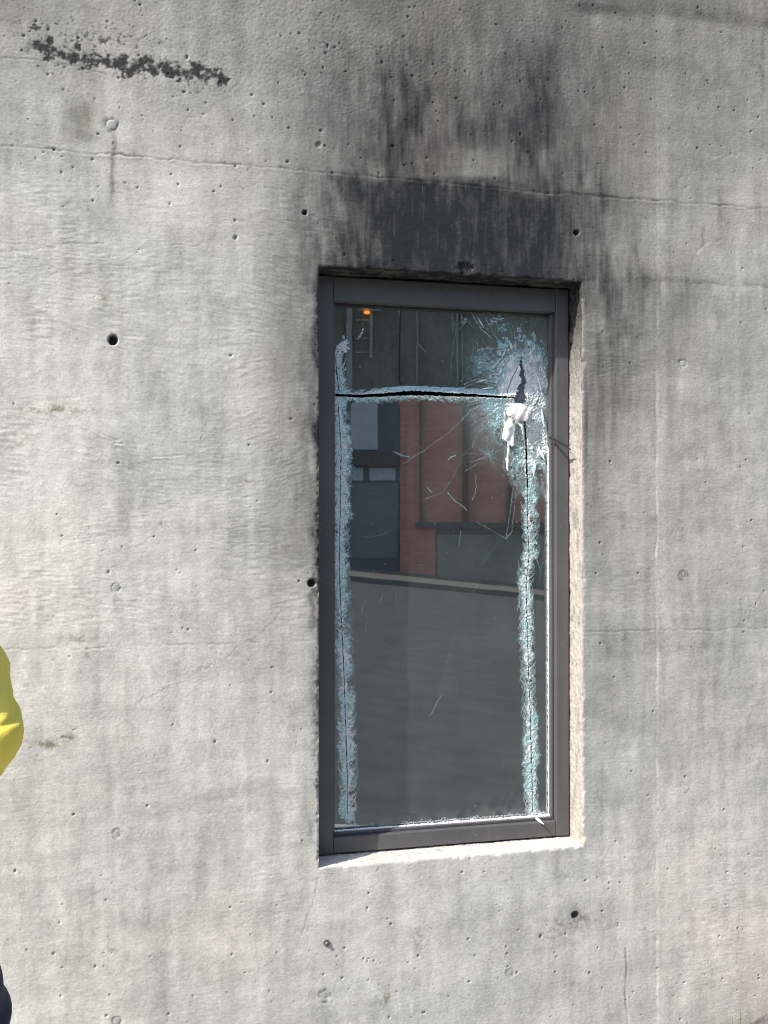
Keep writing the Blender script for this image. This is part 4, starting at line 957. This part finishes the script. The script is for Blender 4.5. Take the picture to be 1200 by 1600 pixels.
def cloth_tube(name, path, rad, mat, parent, folds, seed, nr_=70, ns=56, amp=.0022, ry=1.0):
    """sleeve or leg of loose cloth: rings along a path, creased by folds = [(t, angle, depth, width)]"""
    P_ = np.array(path, float); R_ = np.array(rad, float); tk = np.linspace(0, 1, len(P_)); t = np.linspace(0, 1, nr_)
    def smooth(a):
        o = np.stack([np.interp(t, tk, a[:, c]) for c in range(a.shape[1])], 1); kk = np.hanning(7); kk /= kk.sum()
        pad = np.concatenate([2*o[0]-o[3:0:-1], o, 2*o[-1]-o[-2:-5:-1]]); return np.stack([np.convolve(pad[:, c], kk, 'valid') for c in range(a.shape[1])], 1)
    C_ = smooth(P_); rr_ = smooth(R_[:, None])[:, 0]; T_ = np.gradient(C_, axis=0); T_ /= np.linalg.norm(T_, axis=1)[:, None]
    A_ = np.cross(T_, [0, 1, 0]); A_ /= np.linalg.norm(A_, axis=1)[:, None]; B_ = np.cross(T_, A_)
    ph = np.linspace(0, 2*np.pi, ns, endpoint=False); TT, PH = np.meshgrid(t, ph, indexing='ij'); d = np.zeros_like(TT)
    for (ft, fa, fd, fw, sl_) in folds:
        da = (PH-fa+np.pi) % (2*np.pi)-np.pi; d += fd*np.exp(-((TT-ft-sl_*da)/fw)**2)*np.exp(-(da/1.5)**2)
    q_ = np.random.default_rng(seed)
    for _ in range(9): d += q_.normal(0, amp)*np.sin(TT*q_.uniform(10, 40)+PH*q_.integers(-3, 4)+q_.uniform(0, 6))
    RR = rr_[:, None]+d; RY = np.interp(t, np.linspace(0, 1, len(ry)), ry)[:, None, None] if hasattr(ry, '__len__') else ry
    V_ = C_[:, None]+RR[..., None]*(A_[:, None]*np.cos(PH)[..., None]+B_[:, None]*np.sin(PH)[..., None]*RY)
    ix = np.arange(nr_*ns).reshape(nr_, ns); nx_ = np.roll(ix, -1, 1)
    F_ = np.stack([ix[:-1], nx_[:-1], nx_[1:], ix[1:]], -1).reshape(-1, 4)
    return mesh_np(name, V_.reshape(-1, 3), F_, mat, parent, True)
SL = [pl(-190, 1010, -.10), pl(-120, 1035, -.17), pl(-50, 1078, -.20), pl(-22, 1108, -.20), pl(-22, 1140, -.20), pl(-60, 1160, -.20), pl(-130, 1165, -.19), pl(-222, 1165, -.17)]
cloth_tube('sleeve', SL, [.085, .080, .066, .040, .058, .054, .043, .038], M_YEL, person,
           [(.36, 3.4, .012, .05, .06), (.46, 3.2, -.016, .03, .05), (.56, 3.3, .010, .05, .03), (.36, 0, .010, .05, .05), (.48, .2, -.012, .03, .05), (.52, 1.6, -.010, .05, .1), (.40, 4.7, .008, .06, .12), (.5, 4.7, -.010, .03, .12), (.62, 4.7, .007, .05, .1)], 6)
cloth_tube('sleeve', [(-.02, .14, 1.42), (-.035, .18, 1.37), (-.045, .21, 1.24), (-.05, .22, 1.16), (-.12, .20, 1.14), (-.20, .185, 1.13)], [.075, .066, .058, .054, .048, .04], M_YEL, person, [(.5, 0, -.01, .04, .1), (.58, 3, .008, .04, .1)], 12)
cloth_tube('shirt', [(0, 0, .84), (.004, 0, .95), (.004, 0, 1.1), (0, 0, 1.25), (-.004, 0, 1.38), (-.01, 0, 1.44), (-.02, 0, 1.475), (-.025, 0, 1.50)],
           [.150, .142, .136, .140, .132, .118, .085, .062], M_YEL, person, [(.15, .5, .010, .04, .1), (.22, 3, -.008, .03, .15), (.3, 1.5, .006, .05, .2), (.45, 5, -.008, .04, .2)], 14, amp=.0014, ry=[1.22, 1.22, 1.28, 1.35, 1.42, 1.45, 1.35, 1.0])
skin_obj('collar', [(.045, -.05, 1.47), (.06, 0, 1.475), (.045, .05, 1.47), (-.03, .06, 1.455), (-.08, 0, 1.43), (-.03, -.06, 1.455)], [(0, 1), (1, 2), (2, 3), (3, 4), (4, 5), (5, 0)], [.02]*6, M_PINK, person)
cloth_tube('trousers', [(0, 0, .92), (.004, 0, .85), (.014, 0, .765), (.020, 0, .70), (.012, 0, .62)], [.128, .138, .156, .158, .13], M_NAVY, person, [(.5, 3.2, -.004, .05, .1)], 8, amp=.0008, ry=[1.2, 1.2, 1.15, 1.15, 1.2])
for sy, k_ in ((-1, 0), (1, -.03)):
    cloth_tube('trouser_leg', [(.012, sy*.078, .74), (.004+k_*.4, sy*.088, .62), (-.012+k_, sy*.098, .48), (-.004+k_*.7, sy*.10, .28), (.018+k_*.6, sy*.10, .09)], [.108, .095, .078, .068, .064], M_NAVY, person, [(.75, 0, .006, .03, .1), (.9, 3, .007, .03, .1)], 20+sy, amp=.0014)
for sy, xx in ((-1, 0), (1, -.02)):
    skin_obj('boot', [(.02+xx, sy*.10, .13), (.02+xx, sy*.10, .045), (-.06+xx, sy*.105, .04), (-.15+xx, sy*.11, .032)], [(0, 1), (1, 2), (2, 3)], [.05, .048, .045, .034], M_SHOE, person)


near_sleeve = [o_ for o_ in person.children if o_.name.startswith('sleeve')][0]
for o_ in person.children:
    if o_ != near_sleeve: o_.scale = (1, 1, KZ)

# ------------------------------------------------------------------ boulder and weeds at the foot of the wall, lower right corner
M_ROCK = simple_mat('dark_granite', (.11, .10, .10), .85, scale=14, var=.5, bump=.9, bdist=.02)
bx_, bz_ = px_plane(1218, 1580, -.14)
gy_ = gz(bx_, -.16); ht = px_plane(1218, 1583, -.14)[1]-gy_
rock = None
bm = bmesh.new(); bmesh.ops.create_icosphere(bm, subdivisions=5, radius=1)
from mathutils import noise as mn_
for v_ in bm.verts:
    p = v_.co.copy(); k = 1+.16*mn_.noise(p*1.6)+.05*mn_.noise(p*5)+.02*mn_.noise(p*13)
    v_.co = Vector((p.x*.20*k, p.y*.125*k, max(p.z, -.95)*(ht*.53)*k+ht*.485))
rock = bm_obj('boulder', bm, M_ROCK, None, True); rock.location = (bx_-.005, -.16, gy_)
tag(rock, 'dark rounded boulder against the foot of the wall at the lower right corner', 'rock')
def leaf_mat():
    t = NT('weed_leaf'); a = t.noise(t.coords(), 20, 3)
    return t.finish(t.bsdf(t.mix(a, (.10, .16, .035), (.22, .30, .09)), .6, 0, None, .3))
M_LEAF = leaf_mat()
wd_ = empty('weed_clump', (1.585, -.03, gz(1.585, -.03))); tag(wd_, 'thin clump of grassy weeds growing against the wall beside the boulder', 'plant')
bm = bmesh.new(); rr = random.Random(4)
for k in range(34):
    a = rr.uniform(0, 2*math.pi); hh = rr.uniform(.14, .39); ln = rr.uniform(.01, .06); x = rr.uniform(-.04, .07); y = rr.uniform(-.03, .005); w0 = rr.uniform(.0018, .0035); prev = None
    for i in range(7):
        t_ = i/6; c = Vector((x+math.cos(a)*ln*t_*t_, min(y+math.sin(a)*ln*t_*t_, .022), hh*t_)); ww_ = w0*(1-t_)**.6+.0002
        cur = (bm.verts.new(c+Vector((-math.sin(a)*ww_, math.cos(a)*ww_*.3, 0))), bm.verts.new(c+Vector((math.sin(a)*ww_, -math.cos(a)*ww_*.3, 0))))
        if prev: bm.faces.new((prev[0], prev[1], cur[1], cur[0]))
        prev = cur
bm_obj('blades', bm, M_LEAF, wd_)
print('camera', tuple(CAM), 'opening', OX0, OX1, OZ0, OZ1)
